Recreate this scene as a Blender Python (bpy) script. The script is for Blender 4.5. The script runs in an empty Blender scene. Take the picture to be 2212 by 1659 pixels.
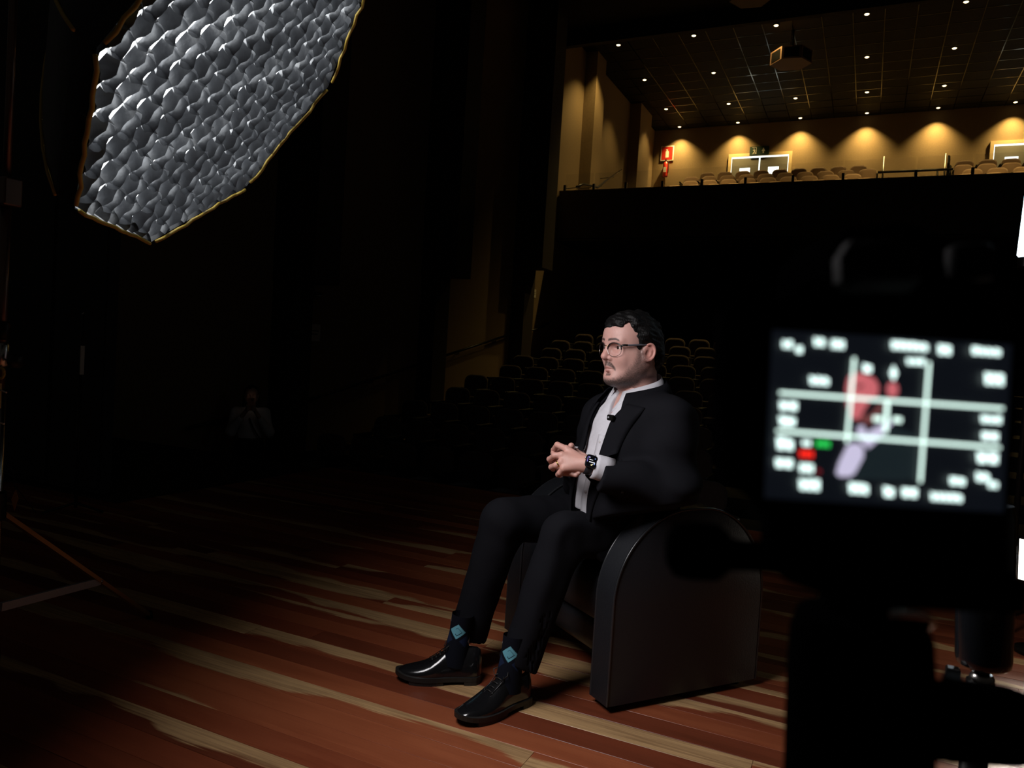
import bpy, bmesh, math, random
import numpy as np
from mathutils import Vector, Matrix

scene = bpy.context.scene
COL = scene.collection
PI = math.pi
random.seed(7)

# ------------------------------------------------------------------ camera
F_PX, CX, CY, CAM_H = 1625.0, 1106.0, 829.5, 1.15
_y = np.array([767.0, -16.5, F_PX]); _y /= np.linalg.norm(_y)
_x = np.array([3450.0, 275.5, -F_PX]); _x -= _y * _x.dot(_y); _x /= np.linalg.norm(_x)
_z = np.cross(_x, _y)
RW = np.array([_x, _y, _z])            # world = RW @ camera (right, down, forward)
EYE = np.array([0.0, 0.0, CAM_H])

def W(px, py, depth):
    """point seen at pixel px,py at a distance `depth` along the lens axis"""
    return RW @ (np.array([(px - CX) / F_PX, (py - CY) / F_PX, 1.0]) * depth) + EYE

cam_data = bpy.data.cameras.new('camera')
cam_data.sensor_fit = 'HORIZONTAL'
cam_data.sensor_width = 36.0
cam_data.lens = F_PX / 2212.0 * 36.0
cam_data.clip_start = 0.02
cam_data.clip_end = 200
cam_data.dof.use_dof = True
cam_data.dof.focus_distance = 2.62
cam_data.dof.aperture_fstop = 9.2
cam = bpy.data.objects.new('camera', cam_data)
COL.objects.link(cam)
M = Matrix.Identity(4)
for i in range(3):
    M[i][0] = RW[i][0]; M[i][1] = -RW[i][1]; M[i][2] = -RW[i][2]
M[2][3] = CAM_H
cam.matrix_world = M
scene.camera = cam

# ------------------------------------------------------------------ world, exposure, big lights
world = bpy.data.worlds.new('hall_darkness'); scene.world = world
world.use_nodes = True
bg = world.node_tree.nodes['Background']
bg.inputs[0].default_value = (0.9, 0.8, 0.7, 1)
bg.inputs[1].default_value = 0.010
scene.view_settings.view_transform = 'Standard'
scene.view_settings.look = 'None'
scene.view_settings.exposure = 0.0
scene.view_settings.gamma = 1.0
scene.view_settings.use_curve_mapping = False
scene.cycles.max_bounces = 5
scene.cycles.use_adaptive_sampling = True
scene.cycles.adaptive_threshold = 0.03
scene.cycles.sample_clamp_indirect = 3.0
scene.cycles.use_denoising = True

def area_light(name, loc, direction, size, power, color, spread=180, shape='DISK', size_y=None, spec=1.0):
    L = bpy.data.lights.new(name, 'AREA')
    L.shape = shape; L.size = size
    if size_y: L.size_y = size_y
    L.energy = power; L.color = color; L.spread = math.radians(spread)
    L.specular_factor = spec
    o = bpy.data.objects.new(name, L); COL.objects.link(o)
    o.location = loc
    o.rotation_euler = Vector(direction).to_track_quat('-Z', 'Y').to_euler()
    return o

SB_C = Vector((-1.618*.8, 1.575*.8, CAM_H + (1.887 - CAM_H)*.8))                 # centre of the big softbox's front
SB_N = Vector((math.cos(-.604) * math.cos(.495), math.cos(-.604) * math.sin(.495), math.sin(-.604)))
area_light('softbox_light', SB_C + SB_N * 0.06, SB_N, 0.84, 15.0, (1.0, 0.95, 0.96), spread=151)
LED_LO = Vector((0.76, 3.90, 0.39))                    # low backlight on the stage floor, just right of frame
LED_HI = Vector((0.665, 4.40, 2.28))
area_light('led_low_light', LED_LO + Vector((-.055, -.10, 0)), (-.08, -1.0, -.35), 0.2, 0.8, (1.0, 0.86, 0.70), spread=60, shape='RECTANGLE', size_y=0.22)
area_light('led_high_light', LED_HI + Vector((-.06, -.06, 0)), (-.15, -1.0, -.15), 0.06, 0.8, (0.78, 0.9, 1.0), spread=70, shape='RECTANGLE', size_y=0.98)

# ------------------------------------------------------------------ materials
def mat(name, color, rough=0.6, metal=0.0, bump=0.0, bscale=60.0, var=0.0, vscale=8.0, spec=0.5,
        emit=None, estr=0.0, coat=0.0, trans=0.0, alpha=1.0, sheen=0.0, stretch=None):
    m = bpy.data.materials.new(name); m.use_nodes = True
    nt = m.node_tree; b = nt.nodes['Principled BSDF']
    b.inputs['Base Color'].default_value = (*color, 1)
    b.inputs['Roughness'].default_value = rough
    b.inputs['Metallic'].default_value = metal
    b.inputs['Specular IOR Level'].default_value = spec
    b.inputs['Coat Weight'].default_value = coat
    b.inputs['Transmission Weight'].default_value = trans
    b.inputs['Sheen Weight'].default_value = sheen
    b.inputs['Alpha'].default_value = alpha
    if emit:
        b.inputs['Emission Color'].default_value = (*emit, 1)
        b.inputs['Emission Strength'].default_value = estr
    if var or bump:
        tc = nt.nodes.new('ShaderNodeTexCoord')
        mp = nt.nodes.new('ShaderNodeMapping')
        if stretch: mp.inputs['Scale'].default_value = stretch
        nt.links.new(tc.outputs['Object'], mp.inputs[0])
    if var:
        n = nt.nodes.new('ShaderNodeTexNoise'); n.inputs['Scale'].default_value = vscale
        n.inputs['Detail'].default_value = 5
        nt.links.new(mp.outputs[0], n.inputs['Vector'])
        mx = nt.nodes.new('ShaderNodeMixRGB'); mx.blend_type = 'MULTIPLY'; mx.inputs[0].default_value = 1
        mx.inputs[1].default_value = (*color, 1)
        rp = nt.nodes.new('ShaderNodeMapRange')
        rp.inputs[1].default_value = .3; rp.inputs[2].default_value = .7
        rp.inputs[3].default_value = 1 - var; rp.inputs[4].default_value = 1 + var * .5
        nt.links.new(n.outputs[0], rp.inputs[0]); nt.links.new(rp.outputs[0], mx.inputs[2])
        nt.links.new(mx.outputs[0], b.inputs['Base Color'])
    if bump:
        n2 = nt.nodes.new('ShaderNodeTexNoise'); n2.inputs['Scale'].default_value = bscale
        n2.inputs['Detail'].default_value = 4
        nt.links.new(mp.outputs[0], n2.inputs['Vector'])
        bp = nt.nodes.new('ShaderNodeBump'); bp.inputs['Strength'].default_value = bump
        bp.inputs['Distance'].default_value = 0.01
        nt.links.new(n2.outputs[0], bp.inputs['Height']); nt.links.new(bp.outputs[0], b.inputs['Normal'])
    return m

def vmat(name, rough=0.5, bump=0.0, bscale=300, spec=0.4, sss=0.0, attr='Col'):
    """material that takes its colour from the mesh's own colour attribute"""
    m = mat(name, (.5, .5, .5), rough, bump=bump, bscale=bscale, spec=spec)
    nt = m.node_tree; b = nt.nodes['Principled BSDF']
    a = nt.nodes.new('ShaderNodeAttribute'); a.attribute_name = attr
    nt.links.new(a.outputs['Color'], b.inputs['Base Color'])
    if sss:
        b.inputs['Subsurface Weight'].default_value = sss
        b.inputs['Subsurface Radius'].default_value = (.012, .005, .003)
        b.inputs['Subsurface Scale'].default_value = .5
    return m

# ------------------------------------------------------------------ mesh helpers
class MB:
    def __init__(s): s.v = []; s.f = []
    def add(s, vs, fs):
        o = len(s.v); s.v += [tuple(map(float, p)) for p in vs]; s.f += [tuple(i + o for i in q) for q in fs]; return s
    def box(s, lo, hi, ch=0.0):
        x0, y0, z0 = lo; x1, y1, z1 = hi
        if ch <= 0:
            return s.add([(x0,y0,z0),(x1,y0,z0),(x1,y1,z0),(x0,y1,z0),(x0,y0,z1),(x1,y0,z1),(x1,y1,z1),(x0,y1,z1)],
                  [(0,3,2,1),(4,5,6,7),(0,1,5,4),(1,2,6,5),(2,3,7,6),(3,0,4,7)])
        bm = bmesh.new(); bmesh.ops.create_cube(bm, size=1)
        for v in bm.verts:
            v.co = Vector(((x0+x1)/2+v.co.x*(x1-x0), (y0+y1)/2+v.co.y*(y1-y0), (z0+z1)/2+v.co.z*(z1-z0)))
        bmesh.ops.bevel(bm, geom=bm.edges[:], offset=ch, segments=2, affect='EDGES', profile=.5)
        bm.verts.index_update()
        s.add([v.co[:] for v in bm.verts], [[v.index for v in f.verts] for f in bm.faces]); bm.free(); return s
    def obox(s, p, q, w, h, up=(0,0,1)):
        """rectangular bar from p to q"""
        p, q = Vector(p), Vector(q); d = (q-p).normalized(); u = Vector(up)
        a = d.cross(u)
        if a.length < 1e-4: a = d.cross(Vector((1,0,0)))
        a.normalize(); b = a.cross(d)
        vs = [e + a*sx*w/2 + b*sy*h/2 for e in (p, q) for sx, sy in ((-1,-1),(1,-1),(1,1),(-1,1))]
        return s.add([v[:] for v in vs], [(0,1,2,3),(7,6,5,4),(0,4,5,1),(1,5,6,2),(2,6,7,3),(3,7,4,0)])
    def tube(s, pts, r, n=12, cap=True, flat=None):
        """round tube through points; r number or list"""
        pts = [Vector(p) for p in pts]; m = len(pts)
        rs = r if hasattr(r, '__len__') else [r]*m
        vs = []; ref = None
        for i, p in enumerate(pts):
            t = (pts[min(i+1,m-1)] - pts[max(i-1,0)]).normalized()
            if ref is None:
                ref = Vector((0,0,1)) if abs(t.z) < .9 else Vector((1,0,0))
            a = t.cross(ref).normalized(); b = a.cross(t).normalized(); ref = b
            fl = flat or 1.0
            for k in range(n):
                th = 2*PI*k/n
                vs.append((p + a*math.cos(th)*rs[i] + b*math.sin(th)*rs[i]*fl)[:])
        fs = [(i*n+k, i*n+(k+1)%n, (i+1)*n+(k+1)%n, (i+1)*n+k) for i in range(m-1) for k in range(n)]
        if cap:
            fs += [tuple(range(n))[::-1], tuple((m-1)*n+k for k in range(n))]
        return s.add(vs, fs)
    def lathe(s, prof, c=(0,0,0), axis=(0,0,1), n=24):
        """prof: (radius, height) list; surface of revolution about axis through c"""
        ax = Vector(axis).normalized(); c = Vector(c)
        a = ax.orthogonal().normalized(); b = ax.cross(a)
        vs = []
        for r_, h_ in prof:
            for k in range(n):
                th = 2*PI*k/n
                vs.append((c + ax*h_ + (a*math.cos(th) + b*math.sin(th))*r_)[:])
        m = len(prof)
        fs = [(i*n+k, i*n+(k+1)%n, (i+1)*n+(k+1)%n, (i+1)*n+k) for i in range(m-1) for k in range(n)]
        fs += [tuple(range(n))[::-1], tuple((m-1)*n+k for k in range(n))]
        return s.add(vs, fs)
    def prism(s, poly, a, b, o=(0,0,0), t=(0,0,1)):
        """polygon (u,v) in plane axes a,b at o, extruded by vector t"""
        o, a, b, t = Vector(o), Vector(a), Vector(b), Vector(t); n = len(poly)
        vs = [(o+a*u+b*v)[:] for u, v in poly] + [(o+a*u+b*v+t)[:] for u, v in poly]
        fs = [tuple(range(n))[::-1], tuple(range(n, 2*n))] + [(i,(i+1)%n,n+(i+1)%n,n+i) for i in range(n)]
        return s.add(vs, fs)
    def grid(s, rows, closed=False, cap=False):
        """rows: list of equally long point lists"""
        n = len(rows[0]); vs = [p for r_ in rows for p in r_]
        kk = n if closed else n-1
        fs = [(i*n+k, i*n+(k+1)%n, (i+1)*n+(k+1)%n, (i+1)*n+k) for i in range(len(rows)-1) for k in range(kk)]
        if cap: fs += [tuple(range(n))[::-1], tuple((len(rows)-1)*n+k for k in range(n))]
        return s.add(vs, fs)
    def mesh(s, name, smooth=False):
        me = bpy.data.meshes.new(name); me.from_pydata(s.v, [], s.f)
        bm = bmesh.new(); bm.from_mesh(me); bmesh.ops.recalc_face_normals(bm, faces=bm.faces[:]); bm.to_mesh(me); bm.free()
        if smooth:
            me.polygons.foreach_set('use_smooth', [True]*len(me.polygons))
        me.update(); return me
    def build(s, name, m, parent=None, smooth=False, auto=None):
        me = s.mesh(name, smooth or bool(auto))
        if auto:
            try: me.set_sharp_from_angle(angle=math.radians(auto))
            except Exception: pass
        me.materials.append(m)
        return link(name, me, parent)

def link(name, me, parent=None):
    o = bpy.data.objects.new(name, me); COL.objects.link(o)
    if parent: o.parent = parent
    return o

def tag(o, label=None, cat=None, group=None, kind=None):
    if label: o['label'] = label
    if cat: o['category'] = cat
    if group: o['group'] = group
    if kind: o['kind'] = kind
    return o

def empty(name, loc=(0,0,0), rz=0.0, label=None, cat=None, group=None, kind=None):
    o = bpy.data.objects.new(name, None); COL.objects.link(o)
    o.empty_display_size = .05
    o.location = loc; o.rotation_euler = (0, 0, rz)
    return tag(o, label, cat, group, kind)

def copy_tree(o, parent=None):
    c = o.copy(); COL.objects.link(c); c.parent = parent
    for ch in list(KIDS.get(o.name, [])):
        k = ch.copy(); COL.objects.link(k); k.parent = c
        for g in KIDS.get(ch.name, []):
            q = g.copy(); COL.objects.link(q); q.parent = k
    return c
KIDS = {}
def kids(root):
    KIDS[root.name] = [o for o in COL.objects if o.parent == root]
    for c in KIDS[root.name]:
        KIDS[c.name] = [o for o in COL.objects if o.parent == c]

def struct(name, mb, m, parent=None, **kw):
    o = mb.build(name, m, parent, **kw)
    if parent is None: o['kind'] = 'structure'
    return o

def rrect(w, h, r, n=5, r2=None):
    """rounded rectangle outline centred on 0; r2 = radius of the lower corners"""
    r2 = r if r2 is None else r2
    out = []
    for cx_, cy_, a0, rr in ((w/2-r, h/2-r, 0, r), (-w/2+r, h/2-r, 90, r), (-w/2+r2, -h/2+r2, 180, r2), (w/2-r2, -h/2+r2, 270, r2)):
        for i in range(n+1):
            a = math.radians(a0 + 90*i/n); out.append((cx_+rr*math.cos(a), cy_+rr*math.sin(a)))
    return out
# ================================================================== the stage floor
def plank_material():
    m = mat('stage_hardwood', (.2, .06, .03), rough=.34, spec=.45)
    nt = m.node_tree; b = nt.nodes['Principled BSDF']; N = nt.nodes.new; LK = nt.links.new
    oi = N('ShaderNodeObjectInfo'); tc = N('ShaderNodeTexCoord')
    sc = N('ShaderNodeSeparateColor'); LK(oi.outputs['Color'], sc.inputs[0])
    sx = N('ShaderNodeSeparateXYZ'); LK(tc.outputs['Object'], sx.inputs[0])
    def mth(op, a=None, b_=None, va=0.0, vb=0.0):
        n = N('ShaderNodeMath'); n.operation = op
        n.inputs[0].default_value = va; n.inputs[1].default_value = vb
        if a is not None: LK(a, n.inputs[0])
        if b_ is not None: LK(b_, n.inputs[1])
        return n.outputs[0]
    seed = mth('MULTIPLY', oi.outputs['Random'], None, vb=60.0)
    def noise(sxv, syv, detail, dist=0.0):
        cx = N('ShaderNodeCombineXYZ')
        LK(mth('MULTIPLY', sx.outputs[0], None, vb=sxv), cx.inputs[0])
        LK(mth('MULTIPLY', sx.outputs[1], None, vb=syv), cx.inputs[1])
        LK(seed, cx.inputs[2])
        n = N('ShaderNodeTexNoise'); n.inputs['Scale'].default_value = 1; n.inputs['Detail'].default_value = detail
        n.inputs['Distortion'].default_value = dist
        LK(cx.outputs[0], n.inputs['Vector']); return n.outputs[0]
    wander = noise(1.1, 0.0, 3)
    grain = noise(3.0, 160.0, 5, .4)
    blot = noise(2.5, 18.0, 3, .5)
    # sapwood: pale where (y/width + wandering edge) lies above the board's own threshold
    yv = mth('MULTIPLY', sx.outputs[1], None, vb=6.0)
    edge = mth('ADD', yv, mth('MULTIPLY', wander, None, vb=2.6))
    edge = mth('ADD', edge, mth('MULTIPLY', grain, None, vb=.25))
    thr = mth('MULTIPLY', sc.outputs[1], None, vb=3.0)
    mask = mth('SUBTRACT', edge, thr)
    mr = N('ShaderNodeMapRange'); mr.inputs[1].default_value = -.03; mr.inputs[2].default_value = .06
    LK(mask, mr.inputs[0])
    heart = N('ShaderNodeValToRGB'); e = heart.color_ramp.elements
    e[0].position = 0.0; e[0].color = (.060, .016, .009, 1); e[1].position = 1.0; e[1].color = (.50, .150, .060, 1)
    h1 = e.new(.45); h1.color = (.22, .050, .021, 1)
    hv = mth('ADD', mth('MULTIPLY', sc.outputs[0], None, vb=.55), mth('MULTIPLY', blot, None, vb=.35))
    hv = mth('ADD', hv, mth('MULTIPLY', grain, None, vb=.18)); hv = mth('SUBTRACT', hv, None, vb=.12)
    LK(hv, heart.inputs[0])
    sap = N('ShaderNodeValToRGB'); e = sap.color_ramp.elements
    e[0].position = .30; e[0].color = (.20, .10, .045, 1); e[1].position = .62; e[1].color = (.58, .36, .17, 1)
    LK(mth('ADD', mth('MULTIPLY', grain, None, vb=.6), mth('MULTIPLY', blot, None, vb=.45)), sap.inputs[0])
    mx = N('ShaderNodeMixRGB'); LK(mr.outputs[0], mx.inputs[0]); LK(heart.outputs[0], mx.inputs[1]); LK(sap.outputs[0], mx.inputs[2])
    LK(mx.outputs[0], b.inputs['Base Color'])
    rg = N('ShaderNodeMapRange'); rg.inputs[3].default_value = .26; rg.inputs[4].default_value = .46; LK(blot, rg.inputs[0])
    LK(rg.outputs[0], b.inputs['Roughness'])
    bp = N('ShaderNodeBump'); bp.inputs['Strength'].default_value = .12; bp.inputs['Distance'].default_value = .004
    LK(grain, bp.inputs['Height']); LK(bp.outputs[0], b.inputs['Normal'])
    return m

M_PLANK = plank_material()
M_BLACKPAINT = mat('black_stage_paint', (.006, .006, .006), rough=.7, bump=.1, bscale=40)
M_CARPET = mat('dark_hall_carpet', (.018, .013, .011), rough=.95, bump=.3, bscale=200)
STAGE_Y1, STAGE_X0, STAGE_X1 = 5.6, -4.45, 4.2
fl = struct('floor', MB().box((-9.5, -2.0, -.10), (6.0, STAGE_Y1, -.022)), M_BLACKPAINT)
PW = .1; LENS = (1.4, 1.9, 2.4, 2.9)
plank_mesh = {}
for L in LENS:
    w, c, g = PW/2 - .0007, .0007, L/2 - .0008
    prof = [(-w, -.02), (-w, -c), (-w+c, 0), (w-c, 0), (w, -c), (w, -.02)]
    mb = MB().add([(-g, y, z) for y, z in prof] + [(g, y, z) for y, z in prof],
                  [(0,1,2,3,4,5), (11,10,9,8,7,6)] + [(i, i+6, (i+1) % 6+6, (i+1) % 6) for i in range(6)])
    me = mb.mesh('plank'); me.materials.append(M_PLANK); plank_mesh[L] = me
rp = random.Random(11); nrow = 0; y = STAGE_Y1 - PW/2
SAPROW = {36: .40, 29: .40, 30: .56, 27: .42, 26: .54, 33: .42, 40: .48, 24: .50, 21: .48, 18: .46, 14: .5, 10: .5, 44: .46}
while y > .25:
    x = STAGE_X0 - rp.uniform(.1, 1.6) if y < 3.45 else STAGE_X0
    if y < 3.45: x = -5.4 - rp.uniform(0, .8)
    while x < STAGE_X1:
        L = rp.choice(LENS)
        if not (x + L < -3.0 - 0 and y < .9):
            o = link('plank', plank_mesh[L], fl); o.location = (x + L/2, y, rp.uniform(-.0006, .0003))
            if rp.random() < .5: o.rotation_euler = (0, 0, PI)
            o.color = (rp.uniform(.15, 1.0), (SAPROW[nrow] + rp.uniform(-.04, .04)) if nrow in SAPROW else rp.choice([.66, .72, .78, .85, .9, .95, 1]), rp.random(), 1)
        x += L
    y -= PW; nrow += 1
struct('baseboard_stage_edge', MB().box((STAGE_X0, STAGE_Y1, -.12), (STAGE_X1+1, STAGE_Y1+.03, .001)), M_BLACKPAINT)
struct('wall_stage_front', MB().box((-9.0, STAGE_Y1-.02, -1.2), (8, STAGE_Y1+.02, -.1)), M_BLACKPAINT)

# masking flats at the side of the stage
M_FLAT = mat('black_masking_paint', (.022, .024, .023), rough=.85, bump=.15, bscale=30)
mf = MB()
mf.box((-9.5, 3.52, 0), (-4.78, 3.60, 7.0))
wf = struct('wall_stage_side', mf, M_FLAT)
for a, b_ in ((-9.3, -6.55), (-6.5, -5.36), (-5.31, -4.80)):
    MB().box((a, 3.500, .04), (b_, 3.519, 6.9)).build('flat_panel', M_FLAT, wf)

# ================================================================== the auditorium shell
XW, YF, YB, ZC = -7.4, 17.8, 26.3, 9.35
M_WALL = mat('tan_textured_wall', (.23, .16, .085), rough=.9, var=.10, vscale=30, bump=.3, bscale=120)
M_WALLDK = mat('dark_brown_panel', (.030, .022, .016), rough=.8, bump=.1)
M_CEIL = mat('black_ceiling_tile', (.0055, .005, .0045), spec=.2, rough=.75, var=.15, vscale=3)
M_TBAR = mat('ceiling_grid_metal', (.014, .014, .014), rough=.12, metal=.9)
struct('floor_hall', MB().box((-7.6, STAGE_Y1, -1.15), (8, 8.0, -1.0)), M_CARPET)
wl = struct('wall_left', MB().box((XW-.3, 3.6, -1.2), (XW, YB+.3, ZC+.4)), M_WALL)
struct('wall_back', MB().box((XW-.3, YB, 4.0), (9, YB+.3, ZC+.4)), M_WALL)
struct('wall_right', MB().box((8.4, 5.6, -1.2), (8.7, YB+.3, ZC+.4)), M_WALL)
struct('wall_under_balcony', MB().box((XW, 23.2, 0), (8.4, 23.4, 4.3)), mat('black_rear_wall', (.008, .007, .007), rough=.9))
ce = struct('ceiling', MB().box((XW-.3, 17.2, ZC), (9, YB+.3, ZC+.15)), M_CEIL)
struct('ceiling_hall', MB().box((XW-.3, 3.4, 9.0), (9, 17.25, 9.15)), mat('black_hall_ceiling', (.012, .011, .010), rough=.9))
struct('trim_1', MB().box((XW-.3, 17.05, 8.65), (9, 17.2, ZC+.15)), mat('black_ceiling_drop', (.02, .018, .016), rough=.9))
# suspended ceiling: metal grid and recessed tiles
TS = .66
bx = -2.86 - 7*TS
while bx < 5:
    if bx > XW: MB().box((bx-.009, 17.25, ZC-.016), (bx+.009, YB, ZC-.006)).build('grid_bar', M_TBAR, ce)
    bx += TS
cy_ = 17.4
while cy_ < YB:
    MB().box((XW, cy_-.009, ZC-.015), (5.0, cy_+.009, ZC-.005)).build('grid_bar', M_TBAR, ce)
    cy_ += .648
tile_me = MB().box((-.318, -.312, -.008), (.318, .312, .0)).mesh('ceiling_tile'); tile_me.materials.append(M_CEIL)
tx = -2.86 - 6.5*TS
while tx < 4.6:
    ty = 17.4 + .324
    while ty < YB - .2:
        t_ = link('ceiling_tile', tile_me, ce); t_.location = (tx, ty, ZC - .001); ty += .648
    tx += TS
# pilasters and the boxes hung on them
def pilaster(n, y0, y1, zb, ztop, p=.33, pb=.72):
    o = struct('trim_%d' % n, MB().box((XW, y0, -1.1), (XW+p, y1, ztop)), M_WALLDK)
    if zb: MB().box((XW+.001, y0-.02, zb), (XW+pb, y1+.05, ztop)).build('acoustic_box', M_WALLDK, o)
pilaster(2, 7.9, 8.35, 1.95, 9.0)
pilaster(3, 11.62, 12.1, 2.48, 9.0)
pilaster(4, 15.42, 15.95, 3.12, 9.0)
struct('trim_5', MB().box((XW, 19.15, 4.2), (XW+.33, 19.86, ZC)), M_WALL)
struct('trim_6', MB().box((XW, 23.36, 4.2), (XW+.34, 24.65, ZC)), M_WALL)
# balcony front, soffit, terraces
M_PARAPET = mat('dark_balcony_front', (.045, .034, .026), rough=.8, bump=.05)
bw = struct('wall_balcony_front', MB().box((XW+.03, YF, 4.14), (8.4, YF+.15, 5.34)), M_PARAPET)
MB().box((XW+.03, YF-.012, 5.34), (8.4, YF+.17, 5.362)).build('cap_rail', mat('brass_edge_trim', (.10, .065, .03), rough=.4, metal=.4), bw)
struct('ceiling_under_balcony', MB().box((XW, YF, 4.10), (8.4, 23.4, 4.16)), M_WALLDK)
M_TERR = mat('balcony_carpet', (.05, .035, .025), rough=.95)
fb = struct('floor_balcony', MB().box((XW, YF+.15, 4.9), (8.4, 19.9, 5.0)), M_TERR)
for i in range(4):
    y0 = 19.9 + i*.9
    MB().box((XW, y0, 4.9), (8.4, YB if i == 3 else y0+.9, 5.25+.33*i)).build('terrace', M_TERR, fb)

# aisle steps up the left wall
M_NOSE = mat('worn_step_nosing', (.46, .33, .22), rough=.5, var=.3, vscale=20)
M_STEP = mat('dark_step_carpet', (.03, .022, .017), rough=.95)
fa = struct('floor_aisle', MB().box((XW, 8.0, -1.15), (XW+.05, 8.1, -1.0)), M_STEP)
AISLE_X1 = -6.3
step_me = MB().box((XW+.002, 0, -.9), (AISLE_X1, .491, 0)).mesh('step'); step_me.materials.append(M_STEP)
nose_me = MB().box((XW+.01, -.012, -.022), (AISLE_X1-.01, .05, .004)).mesh('nosing'); nose_me.materials.append(M_NOSE)
for i in range(-4, 18):
    yy, zz = 8.94 + .491*i, -.47 + .093*i
    s_ = link('step', step_me, fa); s_.location = (0, yy, zz)
    n_ = link('nosing', nose_me, s_)
struct('floor_rear_landing', MB().box((XW, 17.78, 0), (8.4, 23.3, 1.112)), M_STEP)
# seating terraces of the stalls
ft = struct('floor_stalls', MB().box((AISLE_X1, 6.2, -1.15), (6, 6.3, -1.0)), M_CARPET)
def row_floor(Y): return -2.26 + .2*Y - .02
for i in range(-3, 8):
    Y = 9.5 + .95*i
    MB().box((AISLE_X1+.003, Y-.35, -1.15), (6, Y+.60, row_floor(Y))).build('terrace', M_CARPET, ft)

# ================================================================== seats
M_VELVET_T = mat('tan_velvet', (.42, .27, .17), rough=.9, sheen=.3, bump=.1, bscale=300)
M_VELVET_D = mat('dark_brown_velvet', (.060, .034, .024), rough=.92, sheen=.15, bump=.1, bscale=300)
M_ARM = mat('black_seat_plastic', (.012, .011, .010), rough=.5)
def seat_meshes(mv):
    bk = MB()
    out = rrect(.43, .58, .13, 5, .03)
    prof = [(.86, 0.0), (1.0, .022), (1.0, .06), (.90, .085)]
    rows = [[(u*s, -.03 + t + .10*(v*s+.29)*.6, .56 + v*s*(1 if s > .95 else .97)) for u, v in out] for s, t in prof]
    bk.grid(rows, closed=True, cap=True)
    cu = MB(); out2 = rrect(.42, .40, .07, 4)
    rows = [[(u*s, -.22 + v*s, z) for u, v in out2] for s, z in ((.92, .36), (1, .38), (1, .43), (.93, .455))]
    cu.grid(rows, closed=True, cap=True)
    ar = MB().box((-.020, -.40, .56), (.020, .02, .60), .012)
    bs = MB().box((-.018, -.34, 0), (.018, -.02, .56))
    res = []
    for n, mb, m in (('backrest', bk, mv), ('seat_cushion', cu, mv), ('armrest', ar, M_ARM), ('side_frame', bs, M_ARM)):
        me = mb.mesh(n, n in ('backrest', 'seat_cushion')); me.materials.append(m); res.append((n, me))
    return res
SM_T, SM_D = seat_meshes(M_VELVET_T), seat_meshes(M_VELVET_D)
def seat(loc, meshes, label, group):
    o = empty('auditorium_seat', loc, 0, label, 'seat', group)
    for n, me in meshes[:2]:
        link(n, me, o)
    for sx in (-.237, .237):
        for n, me in meshes[2:]:
            link(n, me, o).location = (sx, 0, 0)
    return o
ORD = ['first', 'second', 'third', 'fourth', 'fifth', 'sixth', 'seventh', 'eighth', 'ninth', 'tenth', 'eleventh', 'twelfth', 'thirteenth', 'fourteenth', 'fifteenth']
for i in range(-2, 8):
    Y = 9.5 + .95*i; k = 0; x = -6.0 + (.13 if i % 2 else -.06)
    zf = row_floor(Y) + .001
    while x < min(-1.2, -.165*Y):
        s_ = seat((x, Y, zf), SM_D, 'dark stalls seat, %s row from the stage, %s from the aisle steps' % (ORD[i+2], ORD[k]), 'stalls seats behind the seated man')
        s_.scale = (1, 1, .90)
        x += .52; k += 1
for r_, (Y, x0) in enumerate(((20.4, -3.53), (21.3, -3.83), (22.2, -4.02), (23.1, -4.27))):
    zf = 5.25 + .33*r_ + .001
    xs = [x0 + .52*j for j in range(-3, 8)]
    xs = [x for x in xs if -5.3 < x < -.35]
    for k, x in enumerate(xs):
        s_ = seat((x, Y, zf), SM_T, 'tan balcony seat left of the railing, %s row from the front, %s from left' % (ORD[r_], ORD[k]), 'balcony seats left of the aisle')
        s_.scale = (1, 1, .885)
    xr = (1.77, 1.95, 1.82, 1.92)[r_]
    for k in range(6):
        s_ = seat((xr + .52*k, Y, zf), SM_T, 'tan balcony seat right of the railing, %s row from the front, %s from the railing' % (ORD[r_], ORD[k]), 'balcony seats right of the aisle')
        s_.scale = (1, 1, .885)
# ================================================================== balcony fittings
M_LAMP = mat('warm_lamp_glass', (1, .8, .5), emit=(1.0, .76, .40), estr=5)
M_LRING = mat('lamp_ring_black', (.02, .018, .015), rough=.5)
ring_me = MB().lathe([(.060, 0), (.072, 0), (.072, -.012), (.060, -.014)], n=14).mesh('trim_ring', True); ring_me.materials.append(M_LRING)
bulb_me = MB().lathe([(.001, -.030), (.034, -.027), (.052, -.014), (.054, -.002)], n=14).mesh('bulb', True); bulb_me.materials.append(M_LAMP)
rows_ = ((.434, (-.3406, -.2376, -.1347, -.0314, .0711, .174)), (.3827, (-.3003, -.2085, None, -.0277, .0633, .153)),
         (.3408, (-.2679, -.1865, -.1053, -.0246, .0563, .137)), (.3158, (-.2482, -.1731, -.0978, -.0228, .0519, .1272)))
RN = ('front', 'second', 'third', 'rear'); CN = ('leftmost', 'second from left', 'third from left', 'fourth from left', 'fifth from left', 'sixth from left')
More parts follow.
